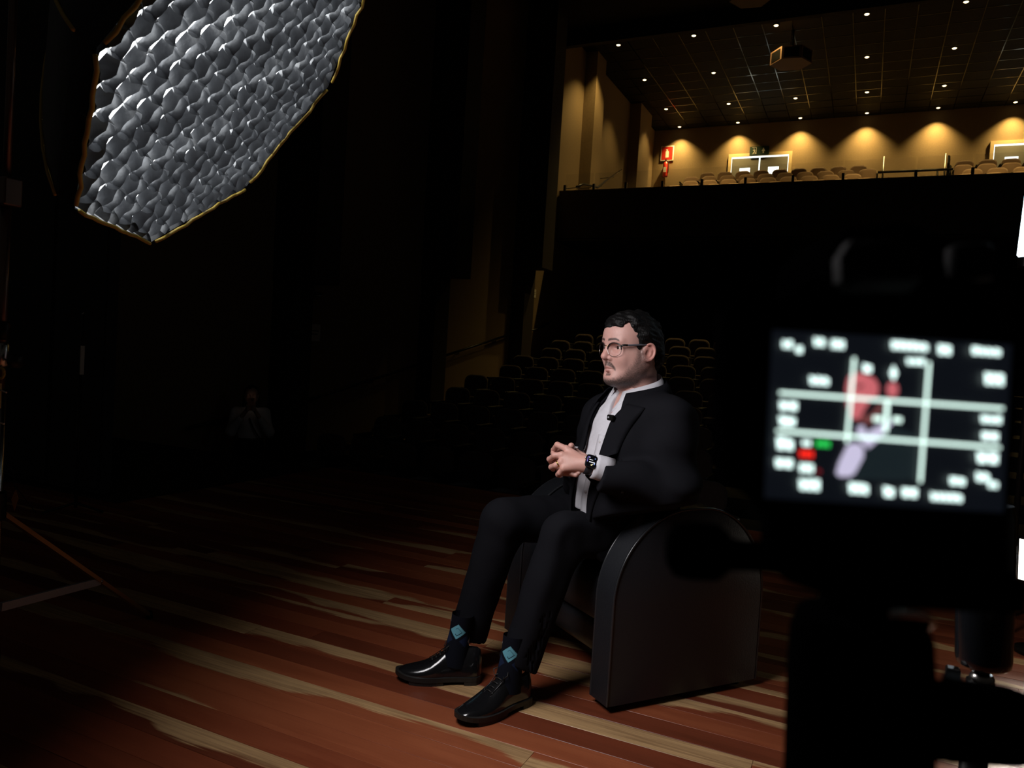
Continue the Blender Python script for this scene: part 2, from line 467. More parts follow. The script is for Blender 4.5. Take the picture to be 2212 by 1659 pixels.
for ri, (rz_, rxs) in enumerate(rows_):
    Y = (ZC - 1.15) / rz_
    for ci, rx_ in enumerate(rxs):
        if rx_ is None: continue
        x = rx_ * Y
        o = empty('ceiling_downlight', (x, Y, ZC - .016), 0, 'warm recessed downlight in the balcony ceiling, %s row, %s' % (RN[ri], CN[ci]), 'downlight', 'balcony downlights')
        link('trim_ring', ring_me, o); link('bulb', bulb_me, o)
        L = bpy.data.lights.new('downlight_beam', 'SPOT')
        L.energy = (720 if ri == 3 else 430 if ri == 0 else 210); L.color = (1.0, .69, .23); L.spot_size = math.radians(102 if ri == 3 else 102 if ri == 0 else 88); L.spot_blend = 1.0 if ri == 3 else .7
        L.shadow_soft_size = .04
        lo = bpy.data.objects.new('downlight_beam', L); COL.objects.link(lo); lo.parent = o; lo.location = (0, 0, -.03)

M_FRAME = mat('pale_door_frame', (.62, .47, .26), rough=.6)
M_LEAF = mat('grey_door_leaf', (.17, .165, .155), rough=.6, bump=.1)
M_CORR = mat('bright_corridor_window', (.9, .95, .9), emit=(.90, 1.0, .90), estr=2.2)
M_STEEL = mat('brushed_steel', (.55, .54, .52), rough=.28, metal=1)
M_DKMETAL = mat('black_metal', (.015, .014, .013), rough=.35, metal=.6)
def double_door(n, x0, x1, ztop, zb, label_leaf):
    fr = MB(); t = .10
    for a, b_ in (((x0, zb), (x0+t, ztop)), ((x1-t, zb), (x1, ztop)), ((x0+t, ztop-t), (x1-t, ztop))):
        fr.box((a[0], YB-.06, a[1]), (b_[0], YB+.01, b_[1]))
    o = struct('door_%d' % n, fr, M_FRAME)
    MB().box((x0+t, YB-.012, zb), (x1-t, YB-.004, ztop-t)).build('corridor_light', M_CORR, o)   # lit gap round the leaves
    m_ = (x0+x1)/2; g = .022
    for a, b_, hx in ((x0+t+.02, m_-g, 1), (m_+g, x1-t-.02, -1)):
        wx = (a+b_)/2; ww = .17; wz0, wz1 = ztop-t-.62, ztop-t-.38
        lf = MB()
        for q in (((a, zb), (b_, wz0)), ((a, wz1), (b_, ztop-t-.06)), ((a, wz0), (wx-ww, wz1)), ((wx+ww, wz0), (b_, wz1))):
            lf.box((q[0][0], YB-.05, q[0][1]), (q[1][0], YB-.014, q[1][1]))
        l_ = lf.build('door_leaf', M_LEAF, o)
        MB().box((wx-ww, YB-.03, wz0), (wx+ww, YB-.022, wz1)).build('window_pane', M_CORR, l_)
        MB().tube([(b_-.08 if hx > 0 else a+.08, YB-.09, zb+.95), (b_-.08 if hx > 0 else a+.08, YB-.09, zb+1.3)], .014, 8).build('door_handle', M_STEEL, l_)
    return o
ZBK = 6.24
double_door(1, -.1812*YB, -.104*YB, 1.15+.2742*YB, ZBK, '')
double_door(2, .1065*YB, .184*YB, 1.15+.2725*YB, ZBK, '')
# exit sign
def flat_text(txt, size, loc, rot, m, name, parent=None, ext=.0015):
    cu = bpy.data.curves.new(name, 'FONT'); cu.body = txt; cu.size = size; cu.extrude = ext; cu.align_x = 'CENTER'; cu.align_y = 'CENTER'
    t = bpy.data.objects.new('tmp', cu); COL.objects.link(t)
    dg = bpy.context.evaluated_depsgraph_get(); me = bpy.data.meshes.new_from_object(t.evaluated_get(dg)); me.name = name
    bpy.data.objects.remove(t)
    me.materials.append(m); o = link(name, me, parent); o.location = loc; o.rotation_euler = rot
    return o
M_WHITE = mat('white_print', (.75, .73, .66), rough=.6)
M_EXITB = mat('dark_green_board', (.010, .035, .022), rough=.5)
M_RED = mat('signal_red', (.55, .028, .016), rough=.4)
ex = empty('exit_sign', (-.1435*YB, YB-.07, 1.15+.2765*YB), 0, 'dark green exit sign with running man and arrow above the double door', 'sign')
MB().box((-.31, -.02, -.14), (.31, .0, .14)).build('board', M_EXITB, ex)
mb = MB().prism([(-.055,-.02),(-.02,-.02),(-.02,-.09),(.02,-.09),(.02,-.02),(.055,-.02),(0,.09)], (1,0,0), (0,0,1), (.13,-.024,0), (0,.004,0))
mb.build('arrow', M_WHITE, ex)
mb = MB()
mb.prism([(-.09,-.11),(.05,-.11),(.05,.11),(-.09,.11),(-.09,.10),(.04,.10),(.04,-.10),(-.09,-.10)], (1,0,0), (0,0,1), (-.14,-.024,0), (0,.004,0))
mb.tube([(-.17,-.024,.07),(-.17,-.025,.069)], .02, 8); mb.obox((-.17,-.024,.045),(-.15,-.024,-.02), .035, .004, (0,1,0))
mb.obox((-.15,-.024,-.02),(-.20,-.024,-.09), .02, .004, (0,1,0)); mb.obox((-.15,-.024,-.02),(-.115,-.024,-.09), .02, .004, (0,1,0)); mb.obox((-.205,-.024,.02),(-.12,-.024,.02), .016, .004, (0,1,0))
mb.build('running_man_symbol', M_WHITE, ex)
# extinguisher sign + extinguisher
xs_ = -.262*YB
es = empty('extinguisher_sign', (xs_, YB-.02, 1.15+.2805*YB), 0, 'red square sign with white extinguisher symbol on the balcony wall', 'sign')
MB().box((-.225, -.012, -.255), (.225, .012, .255)).build('border', M_WHITE, es)
MB().box((-.195, -.016, -.225), (.195, -.0125, .225)).build('board', M_RED, es)
MB().prism([(-.055,-.15),(.055,-.15),(.055,.06),(.02,.09),(.02,.14),(-.05,.14),(-.05,.11),(-.02,.11),(-.02,.09),(-.055,.06)], (1,0,0), (0,0,1), (0,-.020,0), (0,.003,0)).build('extinguisher_symbol', M_WHITE, es)
eg = empty('fire_extinguisher', (xs_, YB-.12, 1.15+.256*YB-.2), 0, 'red fire extinguisher hung on the balcony wall below its sign', 'extinguisher')
MB().lathe([(.001,0),(.085,.005),(.09,.03),(.09,.42),(.07,.49),(.03,.53),(.028,.56)], n=20).build('cylinder', M_RED, eg, smooth=True)
MB().box((-.02,-.07,.56),(.02,.05,.585)).tube([(0,0,.53),(0,0,.60)], .02, 10).build('valve_lever', M_DKMETAL, eg)
MB().tube([(.02,-.02,.55),(.10,-.05,.50),(.115,-.05,.3),(.10,-.03,.12)], .012, 8).build('hose', M_DKMETAL, eg, smooth=True)
MB().box((-.05,-.093,.15),(.05,-.088,.32)).build('instruction_label', M_WHITE, eg)
MB().box((-.03,.05,.35),(.03,.119,.45)).build('wall_bracket', M_DKMETAL, eg)
# glass guard on the parapet
M_GLASS = mat('clear_guard_glass', (.9, .95, .92), rough=.02, spec=.4, alpha=.05)
gr = empty('glass_guard', (0, YF+.08, 5.366), 0, 'low frameless glass guard standing on the balcony parapet', 'guard')
gx = [-.408*YF, -.3645*YF, -.318*YF, -.2672*YF, -.2145*YF, -.159*YF, -.1015*YF, -.044*YF, .0345*YF, .092*YF, .15*YF, .21*YF]
for a in gx:
    MB().box((a-.028, -.03, 0), (a+.028, .03, .15)).build('clamp_post', M_DKMETAL, gr)
for a, b_ in zip(gx[:-1], gx[1:]):
    MB().box((a+.02, -.006, .035), (b_-.02, .006, .42)).build('glass_pane', M_GLASS, gr)
# aisle railing in the middle of the balcony
YR = 19.2
rl = empty('aisle_railing', (0, YR, 5.0), 0, 'steel railing across the head of the balcony aisle between the seat blocks', 'railing')
zr = lambda q: 1.15 + q*YR - 5.0
for xx in (-.0005*YR, .0635*YR):
    MB().tube([(xx, 0, 0), (xx, 0, zr(.262))], .019, 10).build('post', M_STEEL, rl, smooth=True)
MB().tube([(-.006*YR, .0, zr(.2435)), (.072*YR, .0, zr(.2435))], .028, 10).build('rail', M_DKMETAL, rl, smooth=True)
MB().tube([(.0, .0, zr(.236)), (.0635*YR, .0, zr(.236))], .016, 8).build('lower_rail', M_STEEL, rl, smooth=True)
MB().tube([(.0565*YR, -.0, zr(.2435)), (.0565*YR, 0, 0)], .018, 8).build('baluster', M_DKMETAL, rl, smooth=True)
for j in range(4):
    xx = .0655*YR + .06*j
    MB().box((xx, -.02 + .3*j, 0), (xx+.055, .03+.3*j, zr(.258) - .14*j)).build('side_panel', M_DKMETAL, rl)
    MB().tube([(xx+.02, -.05+.3*j, zr(.250)-.14*j), (xx+.02, -.05+.3*j, zr(.2585)-.14*j)], .02, 8).build('panel_edge', M_STEEL, rl)
# handrails on the left wall
def wall_rail(pts, label, r=.024):
    o = empty('wall_handrail', pts[0], 0, label, 'handrail'); p0 = Vector(pts[0])
    MB().tube([Vector(p)-p0 for p in pts], r, 10).build('rail', M_DKMETAL, o, smooth=True)
    for i in range(len(pts)-1):
        a, b_ = Vector(pts[i])-p0, Vector(pts[i+1])-p0
        n = max(1, int((b_-a).length/1.6))
        for k in range(n):
            q = a.lerp(b_, (k+.5)/n)
            MB().tube([q, q+Vector((0,0,-.05)), q+Vector((XW-pts[i][0],0,-.07))], .011, 8).build('bracket', M_DKMETAL, o, smooth=True)
    return o
hx = XW + .09
wall_rail([(hx, 6.5, .03), (hx, 7.5, .17), (hx, 8.75, .33), (hx, 11.6, .88)], 'long dark handrail climbing the left wall behind the standing woman')
wall_rail([(hx, 12.2, 1.0), (hx, 15.38, 1.62), ], 'dark handrail on the left wall between the two rear pilasters')
wall_rail([(hx, 16.1, 1.70), (hx, 16.8, 1.80), (hx, 17.6, 2.04)], 'short dark handrail at the lit end of the left wall')
wall_rail([(-7.0, 18.02, 5.50), (-7.0, 18.5, 5.68), (-7.0, 19.6, 5.84), (-7.0, 20.2, 6.15), (-7.0, 21.6, 6.80)], 'bent steel handrail rising along the left wall of the balcony', .03)
# projector boxes under the ceiling
M_PROJ = mat('brown_loudspeaker_housing', (.14, .075, .045), rough=.6)
def proj_box(c, s, label, hang):
    o = empty('ceiling_loudspeaker', c, .12, label, 'loudspeaker')
    hexa = [(s*math.cos(PI/3*k)*(.62 if k % 3 else .66), s*math.sin(PI/3*k)*.62) for k in range(6)]
    MB().prism(hexa, (1,0,0), (0,1,0), (0,0,0), (0,0,s*.42)).build('housing', M_PROJ, o)
    for k in (3, 4, 5):
        a, b_ = Vector((*hexa[k], 0)), Vector((*hexa[(k+1) % 6], 0)); n = (b_-a).cross(Vector((0,0,1))).normalized()
        p, q = a.lerp(b_, .12), a.lerp(b_, .88)
        MB().add([(p+n*.004+Vector((0,0,s*.05)))[:], (q+n*.004+Vector((0,0,s*.05)))[:], (q+n*.004+Vector((0,0,s*.37)))[:], (p+n*.004+Vector((0,0,s*.37)))[:]], [(0,1,2,3)]).build('speaker_grille', M_DKMETAL, o)
    MB().tube([(0,0,s*.42), (0,0,s*.42+hang)], .04, 10).build('drop_pole', M_DKMETAL, o)
YP = 19.3
proj_box((-.114*YP, YP, 1.15+.382*YP), .72, 'hexagonal brown loudspeaker housing hung below the balcony ceiling', ZC-(1.15+.382*YP)-.72*.42-.016)
proj_box((-.168*15.5, 15.5, 1.15+.4685*15.5), .62, 'dark hexagonal loudspeaker housing hung at the top edge of the picture', 9.0-(1.15+.4685*15.5)-.62*.42)
# notices and emergency lamp on the left wall
M_PAPER = mat('white_notice_board', (.62, .57, .50), rough=.7)
M_INK = mat('black_ink', (.01, .01, .01), rough=.7)
def notice(y, z, s, label):
    o = empty('wall_notice', (XW, y, z), 0, label, 'sign')
    MB().box((0, -.20*s, -.13*s), (.012, .20*s, .13*s)).build('board', M_PAPER, o)
    MB().lathe([(.001,.013),(.055*s,.013),(.055*s,.0145)], (0,-.10*s,.0), (1,0,0), 16).build('camera_symbol', M_INK, o)
    MB().box((.0125, .0, .02*s), (.0135, .16*s, .035*s)).box((.0125, .0, -.03*s), (.0135, .14*s, -.015*s)).build('printed_lines', M_INK, o)
    return o
notice(8.72, 1.295, .95, 'white notice on the left wall above the standing woman')
notice(16.62, 2.657, .75, 'small white notice on the lit part of the left wall')
el = empty('emergency_lamp', (XW, 8.72, 1.80), 0, 'small wall lamp under the box on the left wall', 'lamp')
MB().box((0, -.16, .05), (.05, .16, .09)).build('mounting_plate', M_WALLDK, el)
MB().lathe([(.001,0),(.07,.006),(.10,.03),(.10,.05)], (.09,0,-.01), (0,0,1), 18).build('shade', M_STEEL, el, smooth=True)
# a second, distant exit light source is the corridor behind the doors (see door parts)
# ================================================================== the octagonal softbox and its stand
M_SHELL = mat('black_softbox_nylon', (.010, .011, .014), rough=.45, bump=.2, bscale=25)
M_GOLD = mat('yellow_piping', (.62, .43, .07), rough=.5)
M_DIFF = mat('glowing_diffuser', (.9, .9, .9), emit=(.93, .97, 1.0), estr=5.0)
M_STRIP = mat('grey_black_grid_fabric', (.055, .058, .064), rough=.42, spec=.5, bump=.25, bscale=35)
SB_U = Vector((0, 0, 1)).cross(SB_N).normalized(); SB_V = SB_N.cross(SB_U)
SB_R, SB_ROT = .48, .3507
def sbp(a, b, c=0.0): return SB_C + SB_U*a + SB_V*b + SB_N*c
sb = empty('octagonal_softbox', SB_C, 0, 'large octagonal softbox with honeycomb grid and yellow piping at upper left', 'softbox')
def sbl(a, b, c=0.0): return sbp(a, b, c) - SB_C
VX = [(SB_R*math.cos(SB_ROT+k*PI/4), SB_R*math.sin(SB_ROT+k*PI/4)) for k in range(8)]
# fabric shell: eight gores from the rim to the speed ring, each slightly bellied
for k in range(8):
    a, b_ = VX[k], VX[(k+1) % 8]; rows = []
    for t in np.linspace(0, 1, 7):
        s_ = (1-t)**1.0*(1 + .45*t) + t*.16; row = []
        for q in np.linspace(0, 1, 5):
            x_ = (a[0]*(1-q)+b_[0]*q)*s_; y_ = (a[1]*(1-q)+b_[1]*q)*s_
            row.append(sbl(x_, y_, -.044 - .35*t)[:])
        rows.append(row)
    rows.insert(0, [sbl(a[0]*(1-q)+b_[0]*q, a[1]*(1-q)+b_[1]*q, .0)[:] for q in np.linspace(0, 1, 5)])
    MB().grid(rows).build('shell_gore', M_SHELL, sb, smooth=True)
    pts = []
    for t in np.linspace(0, 1, 9):
        s_ = (1-t)**1.0*(1 + .45*t) + t*.16 + .004
        pts.append(sbl(a[0]*s_, a[1]*s_, -.044-.35*t))
    MB().tube(pts, .0035, 6).build('seam_piping', M_GOLD, sb, smooth=True)
MB().lathe([(.085,0),(.10,0),(.10,.04),(.085,.04)], sbl(0,0,-.43), SB_N, 24).build('speed_ring', M_DKMETAL, sb, smooth=True)
MB().lathe([(.001,-.30),(.06,-.30),(.065,-.28),(.065,-.02),(.06,0)], sbl(0,0,-.43), SB_N, 20).build('lamp_head', M_DKMETAL, sb, auto=40)
rq = random.Random(5)
for k in range(8):                                   # yellow piping round the rim, interrupted at the corners
    a, b_ = VX[k], VX[(k+1) % 8]; pts = []
    for q in np.linspace(.035, .965, 14):
        w = 1 + rq.uniform(-.006, .003) + .004
        pts.append(sbl((a[0]*(1-q)+b_[0]*q)*w, (a[1]*(1-q)+b_[1]*q)*w, .004 + rq.uniform(-.004, .004)))
    MB().tube(pts, .0042, 6).build('rim_piping', M_GOLD, sb, smooth=True)
MB().add([sbl(x*.955, y*.955, -.040)[:] for x, y in VX], [tuple(range(8))]).build('diffuser', M_DIFF, sb)
# egg-crate strips, each its own band of cloth, pinched into scale-like cells
GA = math.radians(-5); CELL = .0465; GD = .022
def inside_range(ca, sa, off):
    """param range along direction (ca,sa) of the line at perpendicular offset off inside the octagon"""
    lo, hi = -9, 9
    ap = SB_R*math.cos(PI/8)*.995
    for k in range(8):
        th = SB_ROT + PI/8 + k*PI/4; nx, ny = math.cos(th), math.sin(th)
        dn = ca*nx + sa*ny; c0 = -sa*off*nx + ca*off*ny
        if abs(dn) < 1e-9:
            if c0 > ap: return None
        else:
            t = (ap-c0)/dn
            if dn > 0: hi = min(hi, t)
            else: lo = max(lo, t)
    return (lo, hi) if hi > lo + .02 else None
for fam in range(2):
    g = GA + fam*PI/2; ca, sa = math.cos(g), math.sin(g)
    nst = int(2*SB_R/CELL)
    for j in range(nst+1):
        off = -SB_R + CELL*(j+.3)
        rg = inside_range(ca, sa, off)
        if not rg: continue
        n = max(3, int((rg[1]-rg[0])/(CELL/4))); rf = []; rm = []; rb = []
        for i in range(n+1):
            t = rg[0] + (rg[1]-rg[0])*i/n
            ph = t/CELL*PI + (j % 2)*PI
            wv = .0068*math.sin(ph); sag = .0064*math.cos(ph*.5 + j*1.3) + .004*math.sin(t*9+j)
            def P(o_, c): return sbl(ca*t - sa*(off+o_), sa*t + ca*(off+o_), c)[:]
            rf.append(P(wv*1.1 + sag*.6 - .005, .002 + .003*math.sin(ph*2+j)))
            rm.append(P(wv + sag*.25 + .004*math.sin(2*ph), -GD*.5))
            rb.append(P(-wv*.25, -GD))
        MB().grid([rf, rm, rb]).build('grid_strip', M_STRIP, sb, smooth=True)

# light stand at the left edge
PX_, PY_ = -2.371, 1.40
M_CHROME = mat('worn_chrome', (.55, .53, .50), rough=.25, metal=1)
M_BROWNM = mat('bronze_tinted_tube', (.20, .13, .10), rough=.35, metal=.85)
M_TAG = mat('yellow_cloth_tape', (.62, .47, .20), rough=.8)
st = empty('light_stand', (PX_, PY_, 0), 0, 'chrome light stand with folding legs at the left edge carrying the softbox', 'light stand')
MB().tube([(0,0,.08),(0,0,.95)], .0175, 16).build('lower_tube', M_CHROME, st, smooth=True)
MB().tube([(0,0,.95),(0,0,1.52)], .0140, 16).build('middle_tube', M_BROWNM, st, smooth=True)
MB().tube([(0,0,1.52),(0,0,2.34)], .0115, 16).build('upper_tube', M_BROWNM, st, smooth=True)
def collar(z, r0, h, m, nm='collar'):
    o = MB().lathe([(r0*.8,0),(r0,.006),(r0,h-.006),(r0*.8,h)], (0,0,z), (0,0,1), 18).build(nm, m, st, auto=40)
    return o
collar(1.10, .024, .055, M_DKMETAL); collar(1.02, .022, .07, M_CHROME); collar(.55, .028, .09, M_DKMETAL); collar(.10, .026, .05, M_DKMETAL)
cb = MB().box((-.035,-.028,1.50), (.035,.028,1.585), .006).build('clamp_block', M_BROWNM, st)
MB().tube([(.03,0,1.04),(.062,0,1.04)], .006, 8).build('knob_stem', M_CHROME, st, smooth=True)
MB().lathe([(.012,0),(.022,.003),(.022,.02),(.014,.026)], (.062,0,1.04), (1,0,0), 14).build('knob', M_DKMETAL, st, auto=40)
ringp = [(.02+.016*math.cos(t), -.01, 1.0+.016*math.sin(t)) for t in np.linspace(0, 2*PI, 17)]
MB().tube(ringp, .004, 8).build('hook_ring', M_GOLD, st, smooth=True)
for z0, z1, x0, x1 in ((.895,.97,.012,.030), (.80,.875,.008,.024)):
    MB().box((x0,-.02,z0), (x1,-.012,z1)).box((x0-.022,-.022,z0), (x0-.004,-.014,z1)).build('cloth_tag', M_TAG, st)
    MB().tube([(x1,-.016,z1-.02),(x1+.03,-.016,z1-.025)], .003, 6).build('tag_pin', M_CHROME, st)
foot = Vector(W(322, 1330, 3.034)); foot.z = .012
M_BRACE = mat('satin_aluminium', (.55, .57, .62), rough=.45, metal=.5)
M_LEGM = mat('bronze_tinted_leg', (.60, .42, .20), rough=.30, metal=.9)
fd = Vector((foot.x-PX_, foot.y-PY_, 0)); ang0 = math.atan2(fd.y, fd.x); fr_ = fd.length
for k in range(3):
    a = ang0 + math.radians((0, 95, 195)[k]); d_ = Vector((math.cos(a), math.sin(a), 0))
    p0, p1 = d_*.03 + Vector((0,0,.56)), d_*fr_ + Vector((0,0,.012))
    lg = MB().obox(p0, p1, .020, .012).obox(p0+Vector((0,0,.009)), p1+Vector((0,0,.009)), .006, .006).build('leg', M_LEGM, st)
    mid = p0.lerp(p1, .60)
    MB().obox(d_*.03+Vector((0,0,.27)), mid, .012, .026).build('brace', M_BRACE, lg)
    MB().lathe([(.001,.0),(.006,.0),(.006,.02),(.001,.022)], mid + d_.cross(Vector((0,0,1)))*-.01, d_.cross(Vector((0,0,1))), 10).build('rivet', M_CHROME, lg, smooth=True)
    MB().lathe([(.001,0),(.014,.0),(.014,.02),(.010,.03)], p1-Vector((0,0,.012)), (0,0,1), 12).build('rubber_foot', M_DKMETAL, lg, smooth=True)
# boom from the stand to the speed ring
q0 = Vector((0,0,2.32)); q1 = sbl(0,0,-.46) + SB_C - Vector((PX_,PY_,0))
MB().tube([q0 + (q0-q1).normalized()*.25, q0, q1], .014, 12).build('boom_arm', M_DKMETAL, st, smooth=True)
MB().box((-.03,-.03,2.28),(.03,.03,2.36), .008).build('boom_clamp', M_DKMETAL, st)
# orange diamond tag dangling by the stand
tp = W(32, 1080, 2.55)
tg = empty('diamond_tag', tp, .4, 'small orange diamond-shaped tag hanging on a string left of the dark flats', 'tag')
MB().prism([(0,-.037),(.0115,.004),(.002,.036),(-.0115,.000)], (1,0,0), (0,0,1), (0,-.001,0), (0,.002,0)).build('tag_card', mat('orange_card', (.45, .20, .03), rough=.6), tg)
hk = Vector((PX_, PY_, .56)) - Vector(tp)
MB().tube([(0,0,.035), (-.01,.0,.10), (-.06,-.1,.22), (hk.x*.95,hk.y*.95,hk.z)], .0012, 5).build('string', M_DKMETAL, tg)
# thin black stand in front of the masking flats
sp = Vector(W(164, 1068, 4.55)); sp = Vector((sp.x, sp.y, 0))
_w = RW @ np.array([(164-CX)/F_PX, (1072-CY)/F_PX, 1.0]); _t = (0-CAM_H)/_w[2]; sp = Vector((_w[0]*_t*.92, _w[1]*_t*.92, 0))
ms = empty('microphone_stand', sp, 0, 'thin black stand with a pale label standing before the dark flats', 'stand')
MB().tube([(0,0,.02),(0,0,.75)], .011, 10).build('lower_tube', M_DKMETAL, ms, smooth=True)
MB().tube([(0,0,.75),(0,0,1.235)], .008, 10).build('upper_tube', M_DKMETAL, ms, smooth=True)
MB().lathe([(.015,0),(.015,.04)], (0,0,.74), (0,0,1), 12).build('clutch', M_DKMETAL, ms)
MB().tube([(0,0,1.235),(.02,0,1.243)], .009, 8).build('top_cap', M_CHROME, ms)
MB().box((.006,-.0125,.86),(.0125,.0125,1.04)).build('label_strip', M_PAPER, ms)
for k in range(3):
    a = .3 + k*2*PI/3
    MB().tube([(0,0,.05),(.19*math.cos(a),.19*math.sin(a),.01)], .008, 8).build('foot', M_DKMETAL, ms)
# ================================================================== the leather tub chair
CF = Vector((-.606, -.795, 0)); CS = Vector((-.795, .606, 0))      # facing direction; towards the far arm
CH0 = Vector((-.685, 2.331, 0))                                     # near front corner on the floor
M_LEATHER = mat('black_leather', (.012, .013, .016), rough=.42, spec=.5, bump=.10, bscale=180)
M_WELT = mat('black_leather_welt', (.02, .021, .024), rough=.25, spec=.6)
CHW, CHD, CHH, ATH = .74, .66, .665, .105
chair = empty('tub_armchair', CH0, 0, 'black leather tub armchair with arched sides under the seated man', 'armchair')
def chp(d, s, z): return (-CF*d + CS*s + Vector((0, 0, z)))[:]
def arch(inset=0.0, n=22, z0=0.025):
    """outline (depth d, height z) of an arched side: straight front, round top, straight back"""
    pts = [(inset, z0)]
    rf, rb = .30, .30
    top = CHH - inset
    for i in range(n+1):                                # front quarter of the arch
        a = PI - (PI/2)*i/n
        pts.append((inset + (rf) + (rf)*math.cos(a), top - .30 + .30*math.sin(a)))
    for i in range(1, n+1):
        a = PI/2 - (PI/2)*i/n
        pts.append((CHD - inset - rb + rb*math.cos(a), top - .33 + .33*math.sin(a)))
    pts.append((CHD-inset, z0))
    return pts
def arm(s0, s1):
    m_ = MB(); rows = []
    for ins, s in ((.012, s0), (.0, s0+.008), (0, s0+.012), (0, s1-.012), (0.0, s1-.008), (.012, s1)):
        rows.append([chp(d, s, z) for d, z in arch(ins)])
    m_.grid(rows, closed=True, cap=True)
    o = m_.build('arm', M_LEATHER, chair, auto=50)
    for s in (s0+.004, s1-.004):
        MB().tube([chp(d, s, z) for d, z in arch(.003)], .0045, 6, cap=False).build('welt', M_WELT, o, smooth=True)
    for d in (.06, CHD-.06):
        MB().lathe([(.02,0),(.022,.026)], chp(d, (s0+s1)/2, 0), (0,0,1), 12).build('foot', M_DKMETAL, o)
    return o
arm(0, ATH); arm(CHW-ATH, CHW)
def cushion(d0, d1, s0, s1, z0, z1, name, r=.05, tilt=0.0):
    out = rrect(d1-d0, s1-s0, .05, 4); rows = []
    prof = [(.94, 0), (.985, .15), (1, .35), (1, .65), (.985, .85), (.93, 1)]
    for s, t in prof:
        rows.append([chp((d0+d1)/2 + u*s + tilt*(z0+(z1-z0)*t - z0), (s0+s1)/2 + v*s, z0+(z1-z0)*t) for u, v in out])
    return MB().grid(rows, closed=True, cap=True).build(name, M_LEATHER, chair, auto=60)
cushion(.03, .60, ATH+.004, CHW-ATH-.004, .255, .43, 'seat_cushion')
cushion(.07, .60, ATH+.006, CHW-ATH-.006, .12, .25, 'seat_base')
cushion(.50, .66, ATH+.004, CHW-ATH-.004,   .10, .585, 'backrest', tilt=.04)
# ================================================================== signed-distance modelling (people)
def smin(a, b, k):
    h = np.clip(.5 + .5*(b-a)/k, 0, 1)
    return b*(1-h) + a*h - k*h*(1-h)
def smax(a, b, k): return -smin(-a, -b, k)
def cap(P, a, b, ra, rb=None):
    rb = ra if rb is None else rb
    a = np.asarray(a, float); b = np.asarray(b, float); ab = b-a
    t = np.clip(((P-a)@ab)/max(1e-9, ab@ab), 0, 1)
    return np.linalg.norm(P - a - t[:, None]*ab, axis=1) - (ra + (rb-ra)*t)
def ell(P, c, r, Rm=None):
    Q = P - np.asarray(c, float)
    if Rm is not None: Q = Q @ Rm
    r = np.asarray(r, float)
    k0 = np.linalg.norm(Q/r, axis=1); k1 = np.linalg.norm(Q/(r*r), axis=1)
    return k0*(k0-1)/np.maximum(k1, 1e-9)
def chain(P, pts, rs, k=.004):
    d = None
    for i in range(len(pts)-1):
        c = cap(P, pts[i], pts[i+1], rs[i], rs[i+1])
        d = c if d is None else smin(d, c, k)
    return d
def polyd(X, Y, poly):
    """signed distance to a 2-D polygon (negative inside)"""
    n = len(poly); d = np.full(X.shape, 1e9); s = np.ones(X.shape)
    for i in range(n):
        x0, y0 = poly[i]; x1, y1 = poly[i-1]
        ex, ey = x1-x0, y1-y0; wx, wy = X-x0, Y-y0
        t = np.clip((wx*ex+wy*ey)/max(1e-12, ex*ex+ey*ey), 0, 1)
        d = np.minimum(d, (wx-ex*t)**2 + (wy-ey*t)**2)
        c1 = Y >= y0; c2 = Y < y1; c3 = ex*wy > ey*wx
        s = np.where((c1 & c2 & c3) | (~c1 & ~c2 & ~c3), -s, s)
    return s*np.sqrt(d)
